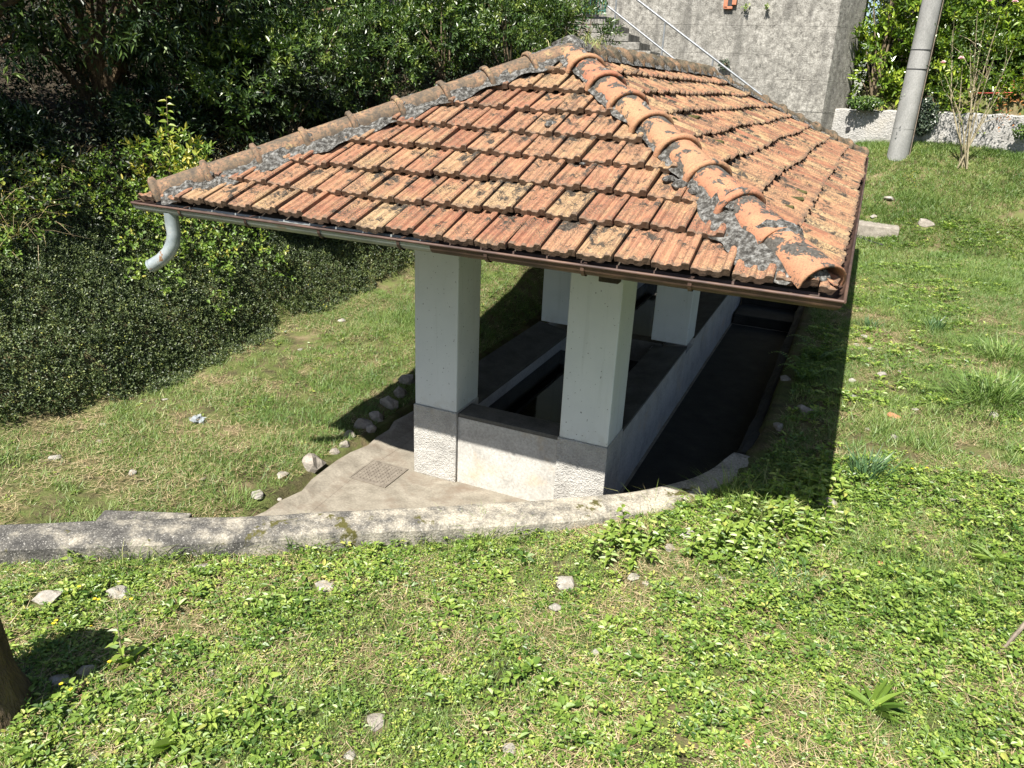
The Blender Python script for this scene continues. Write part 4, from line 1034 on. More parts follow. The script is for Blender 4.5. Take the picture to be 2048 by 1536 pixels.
# ---- rose bush with bare canes
rbz = ground_at(1932, 334); bx, by, bz = rbz
root = empty('rose_bush', (bx, by, bz)); tag(root, 'leggy rose bush with pale bare canes and a few pink flowers', 'rose bush')
tips = []
for px, py in [(1905, 60), (1940, 90), (1970, 40), (2000, 30), (1990, 110), (2030, 90), (1925, 130), (1955, 20), (1890, 150), (2020, 150)]:
    tips.append(at_axis(px, py, 1, by+rng.uniform(-.35, .3)))
tips = np.array(tips); mb_ = MB()
for q in tips:
    b0 = np.array([bx, by, bz-.03])+rng.normal(0, .09, 3)*np.array([1, 1, 0]); md = b0*.5+q*.5+rng.normal(0, .08, 3)*np.array([1, 1, .3])
    mb_.tube([b0, b0*.6+md*.4, md, md*.4+q*.6, q], [.018, .016, .013, .009, .003], 6)
    for _ in range(3):
        s0 = md*.4+q*.6 if rng.random() < .5 else md; e = s0+rng.normal(0, .22, 3)+np.array([0, 0, .2]); mb_.tube([s0, s0*.5+e*.5+rng.normal(0, .03, 3), e], [.007, .005, .002], 5)
obj('canes', mb_.mesh('canes', True), M['cane'], root)
Lv = Leaves()
for q in tips: 
    m_ = 34; Lv.twigs(q+rng.normal(0, .30, (m_, 3))+np.array([0, 0, -.25]), rng.normal(0, .6, (m_, 3))+np.array([0, 0, .5]), .18, 5, .065, .035, rbias=.1)
obj('foliage', Lv.mesh('foliage'), M['shrub'], root)
Lv = Leaves()
wp = at_axis(2020, 205, 1, by); m_ = 90; Lv.leaf(wp+rng.normal(0, 1, (m_, 3))*np.array([.16, .12, .28]), rng.normal(0, 1, (m_, 3))+np.array([0, 0, -.8]), rng.normal(0, 1, (m_, 3)), .07, .03, rng.uniform(0, 1, m_))
tag(obj('withered_leaves', Lv.mesh('withered_leaves'), M['rust_leaf'], root), kind='stuff')
for px, py in [(1922, 118), (1886, 127), (2030, 5), (1978, 4)]:
    p = at_axis(px, py, 1, by-.35); Lv = Leaves(); n = 22; an = rng.uniform(0, 6.28, n); el = rng.uniform(.1, 1.0, n)
    Lv.leaf(np.tile(p, (n, 1)), np.stack([np.cos(an)*np.cos(el), np.sin(an)*np.cos(el)-.4, np.sin(el)], -1), np.tile([0, -.5, 1.], (n, 1)), .065, .055, rng.uniform(0, 1, n), fine=True, droop=-.15)
    obj('rose_flower', Lv.mesh('rose_flower'), M['petal'], root)
cA, cB = at_axis(1938, 186, 1, by-.1), at_axis(2025, 185, 1, by-.1)
o = obj('red_cord', MB().tube([cA, (cA+cB)/2-np.array([0, 0, .004]), cB], .006, 6).mesh('red_cord', True), M['redcord']); tag(o, 'thin red cord tied taut between the canes of the rose bush', 'cord')

# ---- dry flower stalks behind the apex
dp = at_axis(1148, 62, 1, 12.5); root = empty('dry_stalks', (dp[0], 12.5, dp[2]-.7)); tag(root, 'dead brown flower stalks between roof apex and steps', 'dry plant')
mb_ = MB(); Lv = Leaves()
for k in range(34):
    b0 = np.array([dp[0]+rng.normal(0, .26), 12.5+rng.normal(0, .2), dp[2]-.7]); e = b0+np.array([rng.normal(0, .12), rng.normal(0, .1), rng.uniform(.75, 1.05)]); mb_.tube([b0, (b0+e)/2+rng.normal(0, .02, 3), e], [.008, .006, .004], 5)
    m_ = 12; tt = rng.uniform(.6, 1, m_); Lv.leaf(b0+(e-b0)*tt[:, None], rng.normal(0, .5, (m_, 3))+np.array([0, 0, .6]), rng.normal(0, 1, (m_, 3)), .045, .018, rng.uniform(0, 1, m_))
obj('stalks', mb_.mesh('stalks'), M['stem'], root); tag(obj('seed_heads', Lv.mesh('seed_heads'), M['dryflower'], root), kind='stuff')
Lv = Leaves(); n = 60; p0 = np.array([XC+.05, YA+.12, AZ+.10]); Lv.blade(p0+rng.normal(0, 1, (n, 3))*np.array([.12, .10, .01]), rng.normal(0, .35, (n, 3))+np.array([0, 0, 1]), rng.uniform(.08, .2, n), .007, rng.uniform(.6, 1, n), seg=2)
o = obj('roof_grass', Lv.mesh('roof_grass'), M['grass'], roof)

# ------------------------------------------------------------------ stones and brick fragments
EXCL = []
def stone(label, px, py, size_px, mat='stone', flat=.55, group=None, name='stone', asp=.75, cat='stone'):
    q = ground_at(px, py); dpt = float((q-CAM) @ CF); s_ = size_px/FPX*dpt*.5
    EXCL.append((q[0], q[1]-s_*.3, s_*.85))
    o = lump(name, (q[0], q[1], q[2]+.004+s_*flat*.12), (s_, s_*asp, s_*flat), M[mat], int(px*7+py), None, 2, .5, True); tag(o, label, cat, group); return o
stone('large pale angular stone lying in the weeds below the concrete block', 243, 1188, 58)
stone('flat whitish stone in the weeds in front of the front pillars', 1130, 1168, 58, flat=.3)
stone('low crumbly pale stone left of the large pale angular one', 95, 1197, 70, flat=.3)
stone('brown square rock with a shaded side at the edge of the path', 625, 930, 62, 'darkstone', .8)
stone('straw-covered rounded stone low on the weedy slope', 752, 1446, 60, 'darkstone', .3)
stone('dark wet-looking stone in the roof shadow by the kerb', 1476, 898, 46, 'darkstone', .6)
stone('pale tall stone between the nettles and the wall end', 1545, 1050, 58, flat=.8)
stone('pale stone beside the upper nettle clump', 1656, 1012, 44, flat=.7)
stone('grey rock in the lawn beyond the concrete step', 1850, 449, 40, 'darkstone', .5)
stone('flat pale stone in the lawn close to the white wall side', 1779, 398, 30, flat=.3)
stone('bluish stone in the stump shadow', 172, 1345, 46, 'stone', .6)
stone('long grey stone next to the stump', 118, 1362, 52, 'stone', .35)
for px, py, s_ in [(405, 1136, 40), (485, 1158, 26), (650, 1174, 52), (875, 1128, 24), (912, 1132, 20), (1265, 1157, 34), (1292, 1168, 26), (1112, 1217, 40), (1193, 1306, 30), (420, 1348, 30), (700, 1512, 36), (188, 1517, 30), (1018, 1503, 42), (1358, 1344, 16), (1382, 1353, 22), (1380, 1072, 40), (1340, 1098, 34), (1562, 1092, 16), (1780, 1162, 18), (1836, 1343, 18), (1275, 1045, 28), (1425, 1040, 24), (930, 1140, 16), (1445, 1160, 22), (330, 1225, 20), (560, 1240, 22), (1660, 1230, 18), (870, 1330, 20), (1440, 1420, 20), (600, 1420, 22), (1120, 1480, 24), (1905, 1003, 30)]:
    lb = 'small pale stone in the weeds close against the retaining wall' if py < 1115 else 'pale stone among the weeds between retaining wall and stump' if px < 500 else 'pale flat stone as big as a hand half buried in the weeds' if s_ >= 34 else 'small pale pebble half buried in the weedy slope'
    stone(lb, px, py, s_, flat=.35, group=lb.replace('pebble', 'pebbles').replace('stone ', 'stones ', 1))
for px, py, s_ in [(200, 884, 18), (108, 917, 30), (265, 946, 26), (565, 952, 34), (516, 992, 46), (630, 962, 18), (684, 642, 20), (205, 850, 16), (405, 960, 16), (640, 985, 16), (560, 1000, 14), (330, 800, 14), (600, 700, 14)]:
    stone('small stone scattered on the lawn between the creeper bank and the path', px, py, s_, flat=.4, group='stones on the bank-side lawn')
for px, py, s_ in [(700, 872, 30), (726, 850, 44), (752, 838, 40), (778, 812, 46), (800, 790, 38), (690, 892, 26), (815, 765, 40), (668, 906, 24), (742, 862, 26)]:
    stone('earthy rock edging the shaded path on the bank side', px, py, s_, 'darkstone', .8, group='rocks along the path edge')
for px, py, s_ in [(1729, 675, 20), (1740, 698, 16), (1765, 750, 26), (1704, 795, 26), (1704, 763, 22), (1989, 833, 30), (1747, 434, 20), (1713, 690, 14), (1830, 820, 18), (1790, 875, 22), (1800, 745, 14), (1735, 860, 16), (1895, 700, 16)]:
    stone('small white pebble on the lawn beside the roof shadow', px, py, s_, flat=.4, group='pebbles on the lawn slope')
for px, py, s_ in [(1530, 808, 40), (1612, 824, 40), (1556, 855, 30), (1570, 760, 30), (1500, 860, 22)]:
    stone('dim stone lying in the roof shadow above the kerb', px, py, s_, 'darkstone', .6, group='stones in the roof shadow')
for px, py, s_ in [(1495, 1490, 34), (1788, 834, 30), (166, 1402, 34), (1565, 1098, 24), (1760, 1130, 28), (1720, 985, 24), (1040, 1318, 18)]:
    stone('broken orange brick fragment lying in the grass', px, py, s_, 'brickbit', .4, 'brick fragments', 'brick_fragment', .6, 'brick fragment')

# ------------------------------------------------------------------ ground vegetation (uncountable)
def scatter(n, x0, x1, y0, y1): return rng.uniform(x0, x1, n), rng.uniform(y0, y1, n)
def place(x, y):
    return np.stack([x, y, height(x, y)], -1)
def open_ground(x, y):
    """where grass may grow: off the path, the wall and the bank"""
    w = sdist(x, y, WALL); b = -sdist(x, y, BANK)
    free = np.ones(np.shape(x), bool)
    for ex, ey, er in EXCL: free &= (x-ex)**2+(y-ey)**2 > er*er
    front = (w > WT-.02) & free; lawn = (w < -.0) & (x < -.86) & free
    return front, lawn & (b < .15), b

# creeping shrub carpet on the bank
Lv = Leaves()
n = 120000; x, y = scatter(n, -7.0, -2.4, -3.6, 6.6); b = -sdist(x, y, BANK); edge = (fbm(x, y, 1.4, 21)-.5)*.7
lim = np.interp(y, [-3, 0, 1.9, 3.0, 5, 6.5], [2.4, 2.1, 1.7, 1.3, 1.0, .8])
k_ = (b > edge-.02) & (b < lim+(fbm(x, y, 2, 8)-.5)*.5); x, y, b = x[k_], y[k_], b[k_]
P = place(x, y); hum = fbm(x, y, 2.6, 31, 4)
P[:, 2] += np.clip(hum-.25, 0, 1)*.55*np.clip(b*2+.2, .1, 1)*rng.uniform(.35, 1.0, len(x))
D = norm(np.array([.3, -.35, .75])+rng.normal(0, .5, (len(x), 3)))
Lv.twigs(P, D, .10, 5, .034, .021, up=.15, rspread=.9)
o = obj('creeping_shrub', Lv.mesh('creeping_shrub'), M['cover']); tag(o, 'dense dark small-leaved creeping shrub carpeting the bank', 'groundcover', kind='stuff')
# brighter brambles along the top of the bank
Lv = Leaves(); n = 9000; x, y = scatter(n, -6.6, -2.4, -3.2, 6.6); b = -sdist(x, y, BANK); m1 = fbm(x, y, 1.3, 41)
lo = np.interp(y, [-3, 0, 2, 4, 6.5], [1.5, 1.3, 1.1, .6, .2])
k_ = (b < lo+.95) & (b > .1) & (y < 3.0+1.2*(fbm(x, y, 1.5, 49)-.5)) & ((m1+.16*np.clip((b-lo)*2, -1, 1) > .44) | ((b > .15) & (b < lo+.9) & (fbm(x, y, 2.2, 47) > .60))); x, y = x[k_], y[k_]; P = place(x, y); P[:, 2] += rng.uniform(.12, .42, len(x))
Lv.twigs(P, norm(np.array([.4, -.4, .6])+rng.normal(0, .6, (len(x), 3))), .18, 6, .066, .042, up=.1, rbias=.05, fine=True)
o = obj('bramble', Lv.mesh('bramble'), M['bramble']); tag(o, 'bright green and yellowing brambles along the upper bank', 'brambles', kind='stuff')
Lv = Leaves(); n = 1500; x, y = scatter(n, -5.9, -4.6, -2.5, 4.0); b = -sdist(x, y, BANK); k_ = (b > 1.0) & (b < 2.2) & (fbm(x, y, 1.1, 44) > .50); P = place(x[k_], y[k_]); P[:, 2] += .25
Lv.blade(P, norm(rng.normal(0, .8, (len(P), 3))+np.array([.5, -.2, .5])), rng.uniform(.2, .5, len(P)), .006, rng.uniform(0, .8, len(P)), .5, 2)
o = obj('dead_grass', Lv.mesh('dead_grass'), M['straw']); tag(o, 'bleached dead stalks tangled over the upper bank', 'dead grass', kind='stuff')
# leaf mass with shade painted into its colour, filling the hillside behind the trees
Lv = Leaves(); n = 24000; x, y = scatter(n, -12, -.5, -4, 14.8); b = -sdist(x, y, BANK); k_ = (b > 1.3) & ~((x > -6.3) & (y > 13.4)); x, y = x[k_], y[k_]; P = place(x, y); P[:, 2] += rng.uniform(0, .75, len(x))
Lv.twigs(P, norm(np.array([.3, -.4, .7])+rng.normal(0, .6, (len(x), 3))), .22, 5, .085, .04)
o = obj('undergrowth', Lv.mesh('undergrowth'), M['under']); tag(o, 'leafy undergrowth, coloured dark for shade, covering the hillside beneath the trees', 'undergrowth', kind='stuff')
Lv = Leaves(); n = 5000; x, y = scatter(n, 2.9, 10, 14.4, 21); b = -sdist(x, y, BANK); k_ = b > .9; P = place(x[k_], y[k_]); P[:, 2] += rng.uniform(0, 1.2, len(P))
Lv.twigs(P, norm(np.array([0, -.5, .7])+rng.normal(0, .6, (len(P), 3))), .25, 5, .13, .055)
o = obj('hedge_interior', Lv.mesh('hedge_interior'), M['under']); tag(o, 'leaf mass coloured dark for shade behind the laurel hedge', 'undergrowth', kind='stuff')

# lawns: fine grass
Lv = Leaves()
def grass(n, x0, x1, y0, y1, hmin, hmax, wd, thresh, seed, dens=None, zone='front', seg=1, tall=0):
    x, y = scatter(n, x0, x1, y0, y1); fr_, la_, b_ = open_ground(x, y)
    mask = (fr_ & (b_ < .1)) if zone == 'front' else la_
    m1 = fbm(x, y, 1.5, seed, 4); m2 = fbm(x, y, 5.5, seed+7, 3)
    dn = .55*m1+.45*m2
    mask &= dn > thresh+rng.uniform(-.08, .08, n)
    if dens is not None: mask &= rng.random(n) < dens(x, y)
    x, y, dn = x[mask], y[mask], dn[mask]; P = place(x, y); P[:, 2] -= .006
    D = norm(rng.normal(0, .42, (len(x), 3))+np.array([0, 0, 1.]))
    hh = rng.uniform(hmin, hmax, len(x))*(.55+.9*dn)*(1+tall*np.clip(fbm(x, y, .9, seed+13)-.5, 0, 1)*4)
    rn = np.clip(rng.beta(1.7, 1.9, len(x))*.72+.32*(.5-dn)*2+.10+.5*(fbm(x, y, .8, seed+17)-.5), 0, 1)
    Lv.blade(P, D, hh, wd*rng.uniform(.7, 1.3, len(x)), rn, rng.uniform(.1, .6, len(x)), seg)
grass(230000, -4.9, -.74, -4.2, 7.4, .03, .10, .0075, .42, 51, zone='lawn', tall=.5)
grass(250000, 2.9, 7.2, -1.2, 9.5, .03, .11, .0075, .41, 61, tall=.6)
grass(170000, 2.9, 10.5, 8.5, 15.3, .05, .13, .013, .34, 63, tall=.4)
grass(200000, -2.9, 6.6, -4.7, 1.0, .03, .10, .0050, .43, 71, tall=.4)
o = obj('grass', Lv.mesh('grass'), M['grass']); tag(o, 'short uneven green grass of the sloping lawns', 'grass', kind='stuff')
Lv = Leaves()
def straw(n, x0, x1, y0, y1, zone, seed, L0=.04, L1=.13, thr=.5):
    x, y = scatter(n, x0, x1, y0, y1); fr_, la_, b_ = open_ground(x, y); mask = (fr_ & (b_ < .1)) if zone == 'front' else la_
    mask &= fbm(x, y, 1.9, seed, 4) > thr+rng.uniform(-.09, .09, n); x, y = x[mask], y[mask]; P = place(x, y); P[:, 2] += rng.uniform(.003, .03, len(x))
    an = rng.uniform(0, 6.28, len(x)); D = np.stack([np.cos(an), np.sin(an), rng.uniform(.02, .35, len(x))], -1)
    Lv.blade(P, D, rng.uniform(L0, L1, len(x)), rng.uniform(.004, .007, len(x)), rng.uniform(0, 1, len(x)), .08, 1)
straw(130000, -2.9, 6.6, -4.7, 1.0, 'front', 81, thr=.44); straw(60000, -4.9, -.74, -4.2, 7.4, 'lawn', 83, thr=.46); straw(90000, 2.9, 7.5, -.5, 12, 'front', 85, thr=.47)
o = obj('straw', Lv.mesh('straw'), M['straw']); tag(o, 'dry straw and dead stems lying among the grass', 'straw', kind='stuff')

# broad-leaved weeds in the foreground
Lv = Leaves()
def weeds(n, x0, x1, y0, y1, zone, seed, Lm, thr, k=6, hgt=.05, fine=True, rb=0):
    x, y = scatter(n, x0, x1, y0, y1); fr_, la_, b_ = open_ground(x, y); mask = (fr_ & (b_ < .1)) if zone == 'front' else la_
    d_ = .6*fbm(x, y, 1.2, seed, 4)+.4*fbm(x, y, 4.5, seed+5, 3); mask &= d_ > thr+rng.uniform(-.05, .05, n)
    x, y, d_ = x[mask], y[mask], d_[mask]; n = len(x); P = place(x, y); P[:, 2] += rng.uniform(.0, hgt, n)*(.4+1.6*np.clip(d_-thr, 0, .3)/.3)
    sz = Lm*rng.uniform(.6, 1.35, n)*(.75+.5*fbm(x, y, .8, seed+9)); sh = rng.uniform(.42, .72, n); br = np.clip(rng.beta(2, 2, n)*.75+.25*fbm(x, y, 2, seed+11)+rb, 0, 1); ph = rng.uniform(0, 6.28, n)
    for j in range(k):
        an = ph+j*2.4+rng.normal(0, .3, n); el = rng.uniform(.05, .75, n); D = np.stack([np.cos(an)*np.cos(el), np.sin(an)*np.cos(el), np.sin(el)], -1)
        s_ = sz*rng.uniform(.6, 1.1, n); p = P+D*np.array([1, 1, .5])*(.012+.25*sz[:, None])*rng.uniform(.2, 1, (n, 1))
        Nn = norm(np.array([0, 0, 1.])-D*.25+rng.normal(0, .25, (n, 3))); Lv.leaf(p, D, Nn, s_, s_*sh, np.clip(br+rng.normal(0, .10, n), 0, 1), fine=fine, fold=rng.uniform(.05, .28), droop=.22)
weeds(44000, -2.9, 6.6, -4.7, .8, 'front', 91, .032, .46, 6, .06)
weeds(7000, -2.9, 6.6, -4.7, .8, 'front', 95, .045, .53, 7, .09)
weeds(26000, -2.9, 6.6, -4.7, .8, 'front', 105, .018, .47, 7, .05, False, .15)
weeds(30000, -2.9, 6.6, -4.7, 1.2, 'front', 97, .022, .42, 5, .03, False)
weeds(2600, -4.8, -.76, -3.8, 7.2, 'lawn', 99, .032, .54, 5, .03)
weeds(11000, 2.9, 7.5, .5, 12, 'front', 101, .045, .50, 6, .06)
o = obj('weeds', Lv.mesh('weeds'), M['weed']); tag(o, 'bright broad-leaved weeds spreading over the foreground slope', 'weeds', kind='stuff')
# yellow flower heads dotted in the turf
Lv = Leaves()
for px, py, m_ in [(1820, 352, 10), (1826, 366, 8), (2035, 360, 4), (560, 560, 4), (185, 1375, 3), (140, 1240, 4), (165, 1236, 3), (1830, 960, 2)]:
    q = ground_at(px, py)
    for _ in range(m_):
        x_, y_ = q[0]+rng.normal(0, .10), q[1]+rng.normal(0, .12); n = 9; an = np.linspace(0, 6.28, n); p = np.tile([x_, y_, gz(x_, y_)+.09], (n, 1))
        Lv.leaf(p, np.stack([np.cos(an), np.sin(an), np.full(n, .35)], -1), np.tile([0, 0, 1.], (n, 1)), .013, .008, rng.uniform(0, 1, n))
o = obj('yellow_flowers', Lv.mesh('yellow_flowers'), M['yellow']); tag(o, 'small yellow dandelion-like flower heads scattered in the lawn', 'flowers', kind='stuff')

# ------------------------------------------------------------------ single clumps and tufts
def tuft(name, label, px, py, n, h0, h1, wd, spread, mat, lean=(0, 0), cat='grass tuft', group=None, r0=0, r1=.8, bend=.45):
    q = ground_at(px, py); Lv = Leaves(); P = q+rng.normal(0, 1, (n, 3))*np.array([spread, spread, 0]); P[:, 2] = height(P[:, 0], P[:, 1])
    D = norm((P-q)*2.2+rng.normal(0, .22, (n, 3))+np.array([lean[0], lean[1], 1.])); rn = rng.uniform(r0, r1, n)
    Lv.V = []; Lv.blade(P-q, D, rng.uniform(h0, h1, n), wd, rn, rng.uniform(.1, bend*1.6, n), 2)
    o = obj(name, Lv.mesh(name), M[mat], loc=tuple(q)); tag(o, label, cat, group); return o
tuft('bulb_leaves', 'upright blue-green strap leaves at the sunny edge of the roof shadow', 1728, 960, 120, .18, .34, .011, .07, 'blue_grass', cat='plant', bend=.2)
tuft('grass_tuft', 'tall wispy yellow-green grass tuft on the end of the retaining wall', 1462, 1010, 130, .18, .38, .006, .09, 'grass', r0=.3, r1=.9)
tuft('grass_tuft', 'wispy grass tuft beside the nettles near the end of the retaining wall', 1520, 1035, 150, .15, .32, .006, .08, 'grass', r0=.3, r1=.9)
tuft('grass_tuft', 'large lush arching grass tuft on the lawn slope', 1985, 800, 420, .16, .40, .010, .19, 'grass', r0=.1, r1=.65, bend=.7)
tuft('grass_tuft', 'lush grass tuft growing uphill of the large arching one', 2010, 720, 260, .14, .32, .010, .17, 'grass', r0=.1, r1=.65, bend=.7)
tuft('bulb_leaves', 'small blue-green strap leaves in the middle of the lawn slope', 1870, 660, 70, .12, .24, .010, .06, 'blue_grass', cat='plant', bend=.25)
tuft('bulb_leaves', 'blue-green strap leaves beside the roof shadow, near white pebbles', 1740, 655, 60, .10, .2, .010, .06, 'blue_grass', cat='plant', bend=.25)
tuft('grass_tuft', 'thin grass tuft growing over the mossy part of the retaining wall', 845, 1090, 260, .08, .22, .005, .10, 'grass', r0=.4, r1=.95)
tuft('grass_tuft', 'long thin grass against the plain middle of the retaining wall', 960, 1085, 320, .12, .28, .005, .12, 'grass', r0=.4, r1=.95)
tuft('grass_tuft', 'thin grass tuft in front of the darkest stretch of the retaining wall', 620, 1100, 260, .10, .24, .005, .14, 'grass', r0=.3, r1=.9)
tuft('grass_tuft', 'fine pale grass tuft before the wall, near the broken concrete block', 250, 1125, 300, .10, .26, .005, .15, 'grass', r0=.3, r1=.9)
tuft('grass_tuft', 'fine grass tuft before the wall, right of the concrete block', 390, 1110, 200, .10, .22, .005, .12, 'grass', r0=.3, r1=.9)
tuft('grass_tuft', 'upright bright grass on the lawn where path and wall meet', 460, 1020, 130, .10, .20, .006, .09, 'grass', r0=.2, r1=.7)
tuft('grass_tuft', 'bluish grass tuft among the weeds downhill of the nettles', 1580, 1185, 120, .08, .18, .006, .12, 'blue_grass', r0=.2, r1=.9)
tuft('grass_tuft', 'a few thin seeding grass stalks leaning over the pale end of the wall', 1290, 1030, 26, .16, .34, .004, .10, 'grass', r0=.6, r1=1)
# rosettes of long leaves
def rosette(label, px, py, n, L0, L1, wr, el0, el1, rb, group=None):
    q = ground_at(px, py); Lv = Leaves(); an = rng.uniform(0, 6.28, n); el = rng.uniform(el0, el1, n)
    D = np.stack([np.cos(an)*np.cos(el), np.sin(an)*np.cos(el), np.sin(el)], -1); ln = rng.uniform(L0, L1, n)
    Lv.leaf(rng.normal(0, .012, (n, 3))*np.array([1, 1, .2])+np.array([0, 0, .01]), D, np.array([0, 0, 1.])-D*.4, ln, ln*wr, np.clip(rb+rng.normal(0, .1, n), 0, 1), fine=True, droop=.3, fold=.25)
    o = obj('leaf_rosette', Lv.mesh('leaf_rosette'), M['weed'], loc=tuple(q)); tag(o, label, 'weed', group)
rosette('rosette of long narrow pale weed leaves low on the weedy slope', 1745, 1425, 18, .12, .22, .16, .3, 1.1, .45)
rosette('rosette of narrow pale leaves beside the grey twig', 1880, 1290, 14, .10, .18, .16, .3, 1.1, .45)
rosette('broad spreading rosette of long leaves below the arching grass', 1985, 1130, 20, .12, .22, .20, .15, .9, .5)
rosette('large bright weed rosette at the foot of the weedy slope', 350, 1490, 14, .09, .16, .42, .2, .9, .65)
rosette('five-fingered weed beside the stump in its shadow edge', 100, 1405, 8, .10, .15, .30, .2, .8, .4)
rosette('pale upright leaf rosette in the left of the weeds near the pale stone', 265, 1330, 9, .10, .17, .30, .3, 1.0, .6)
rosette('broad-leaved weed plant in the lawn close to the rock by the slab', 1895, 455, 12, .14, .24, .35, .2, .9, .6)
# nettles at the wall end
for k, (px, py, lb) in enumerate([(1560, 1012, 'bright leafy nettle clump at the roof shadow, by the end of the wall'), (1620, 990, 'leafy nettle clump standing between the wall end and the strap leaves'), (1580, 1070, 'low nettle clump between two pale stones'), (1255, 1100, 'leafy weed clump in front of the pale end of the retaining wall'), (1460, 1100, 'dense nettle clump below the wall end')]):
    q = ground_at(px, py); root = empty('nettle_clump', tuple(q)); tag(root, lb, 'nettles'); Lv = Leaves(); mb_ = MB()
    for _ in range(26):
        b0 = q+rng.normal(0, .13, 3)*np.array([1, 1, 0]); b0[2] = gz(b0[0], b0[1]); hh = rng.uniform(.08, .24); e = b0+np.array([rng.normal(0, .04), rng.normal(0, .04), hh]); mb_.tube([b0, (b0+e)/2, e], [.003, .0025, .0015], 4)
        n = 12; lv = np.repeat(np.linspace(.3, 1, 6), 2); an = np.repeat(np.arange(6)*1.57, 2)+np.tile([0, 3.14], 6)+rng.normal(0, .2, n)
        D = np.stack([np.cos(an), np.sin(an), np.full(n, .25)], -1); Lv.leaf(b0+(e-b0)*lv[:, None], D, np.tile([0, 0, 1.], (n, 1))+rng.normal(0, .15, (n, 3)), rng.uniform(.045, .075, n), rng.uniform(.026, .04, n), np.clip(rng.normal(.62, .13, n), 0, 1), fine=True, droop=.3)
    obj('stems', mb_.mesh('stems'), M['stem'], root); obj('foliage', Lv.mesh('foliage'), M['weed'], root)
# fern and plants in the shadow
for k, (px, py, lb) in enumerate([(1640, 720, 'fern growing in the roof shadow beside the path'), (1610, 760, 'smaller fern in the roof shadow, nearer the kerb')]):
    q = ground_at(px, py); Lv = Leaves(); root = None
    for fnd in range(11):
        an = fnd*.57+rng.normal(0, .1); Lf = rng.uniform(.3, .45); n = 14; tt = np.linspace(.1, 1, n); hz = np.array([math.cos(an), math.sin(an), 0])
        sp2 = hz*(tt*Lf)[:, None]+np.array([0, 0, 1.])*(np.sin(tt*2.2)*Lf*.55)[:, None]
        for sg in (1, -1):
            sd = np.array([-hz[1], hz[0], 0])*sg; Lv.leaf(sp2, np.tile(sd, (n, 1))+hz*.4, np.tile([0, 0, 1.], (n, 1)), .10*(1.1-tt), .028, np.clip(rng.normal(.4, .12, n), 0, 1))
    o = obj('fern', Lv.mesh('fern'), M['weed'], loc=tuple(q)); tag(o, lb, 'fern')
# foreground stalk weed
q = ground_at(247, 1330); root = empty('tall_weed', tuple(q)); tag(root, 'single tall thin-stemmed weed standing left of the weedy slope, below the pale stone', 'weed')
obj('stem', MB().tube([q, q+np.array([.01, 0, .22]), q+np.array([0, .02, .42])], [.005, .004, .002], 5).mesh('stem', True), M['grassstem'] if 'grassstem' in M else M['cane'], root)
Lv = Leaves(); n = 24; tt = np.linspace(.1, 1, n); an = np.arange(n)*2.4; Lv.leaf(q+np.array([0, .01, .42])*tt[:, None], np.stack([np.cos(an), np.sin(an), np.full(n, .3)], -1), np.tile([0, 0, 1.], (n, 1)), .10*(1.15-tt), .04*(1.15-tt), rng.uniform(.3, .8, n), fine=True, droop=.3)
obj('foliage', Lv.mesh('foliage'), M['weed'], root)

# ------------------------------------------------------------------ stones, bricks, litter
# pebbles in the path
q = ground_at(395, 842); Lv = Leaves(); n = 26; Lv.leaf(rng.normal(0, 1, (n, 3))*np.array([.05, .03, .010])+np.array([0, 0, .02]), rng.normal(0, 1, (n, 3))*np.array([1, 1, .3]), rng.normal(0, .5, (n, 3))+np.array([0, 0, 1.]), .07, .05, rng.uniform(0, 1, n), fine=True)
o = obj('plastic_scrap', Lv.mesh('plastic_scrap'), M['plastic'], loc=tuple(q)); tag(o, 'crumpled scrap of clear plastic film on the bank-side lawn', 'litter')
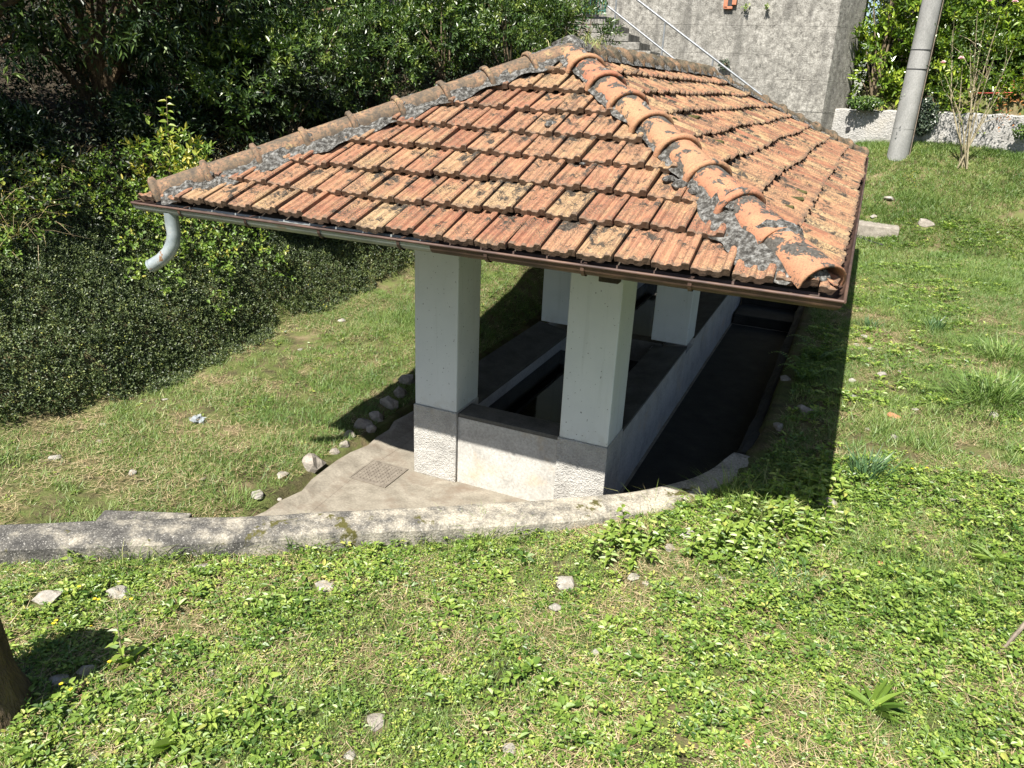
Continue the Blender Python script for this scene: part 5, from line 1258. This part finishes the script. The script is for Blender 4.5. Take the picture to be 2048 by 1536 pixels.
# stump
sb = ground_at(15, 1440); sb = sb-CR*.21
n, kk = 36, 12; V = []
for k in range(kk):
    z = -.15+k*.085; r_ = .235+.10*math.exp(-max(0, z+.05)*7)-.03*z
    for i in range(n):
        a = 2*math.pi*i/n; rr = r_*(1+.10*(fbm(np.array([math.cos(a)*2+5]), np.array([math.sin(a)*2+z*.6+5]), 2.2, 7)[0]-.5)*2+.035*math.sin(a*11+z*2)); V.append((rr*math.cos(a), rr*math.sin(a), z))
F = [(k*n+i, k*n+(i+1) % n, (k+1)*n+(i+1) % n, (k+1)*n+i) for k in range(kk-1) for i in range(n)]
sz_ = gz(sb[0], sb[1]); stump = empty('tree_stump', (sb[0], sb[1], sz_)); tag(stump, 'thick dark barked tree stump at the edge of the weedy slope', 'tree stump')
V = [(x+sb[0], y+sb[1], z+sz_) for x, y, z in V]
obj('bark', MB().add(V, F).mesh('bark', True), M['bark'], stump)
obj('cut_face', MB().add(V[-n:], [tuple(range(n))]).mesh('cut_face'), M['wood'], stump)
q = ground_at(150, 1400); q2 = ground_at(178, 1370)
o = obj('bark_sliver', MB().tube([q+np.array([0, 0, .02]), (q+q2)/2+np.array([0, 0, .045]), q2+np.array([0, 0, .04])], [.006, .016, .008], 6).mesh('bark_sliver'), M['bark']); tag(o, 'dark sliver of bark lying beside the stump', 'bark piece')
q = ground_at(1995, 1310); q2 = at_axis(2075, 1215, 2, q[2]+.22)
o = obj('twig', MB().tube([q, (q+q2)/2+np.array([.01, .0, .02]), q2], [.008, .011, .014], 7).mesh('twig', True), M['wood']); tag(o, 'bare grey twig poking up out of the weeds', 'twig')
# concrete step and hose on the lawn by the far eave
a = ground_at(1690, 472); b2 = ground_at(1796, 474); d = b2-a; d[2] = 0; n_ = norm(np.array([[-d[1], d[0], 0]]))[0]
zz = float(a[2])
mb_ = MB().prism([tuple((a)[:2]-d[:2]*.3), tuple(b2[:2]), tuple((b2+n_*.62-d*.06)[:2]), tuple((a+n_*.70)[:2]-d[:2]*.3)], zz-.25, zz+.27)
o = obj('concrete_step', mb_.mesh('concrete_step', bevel=.025), M['darkstone']); tag(o, 'grey concrete step slab on the lawn beside the far eave', 'concrete slab')
pts = [ground_at(px, py)+np.array([0, 0, .02]) for px, py in [(1700, 474), (1722, 478), (1745, 486), (1766, 492)]]
o = obj('hose', MB().tube(pts, .02, 7).mesh('hose', True), M['hose']); tag(o, 'short black hose lying in front of the concrete step slab', 'hose')
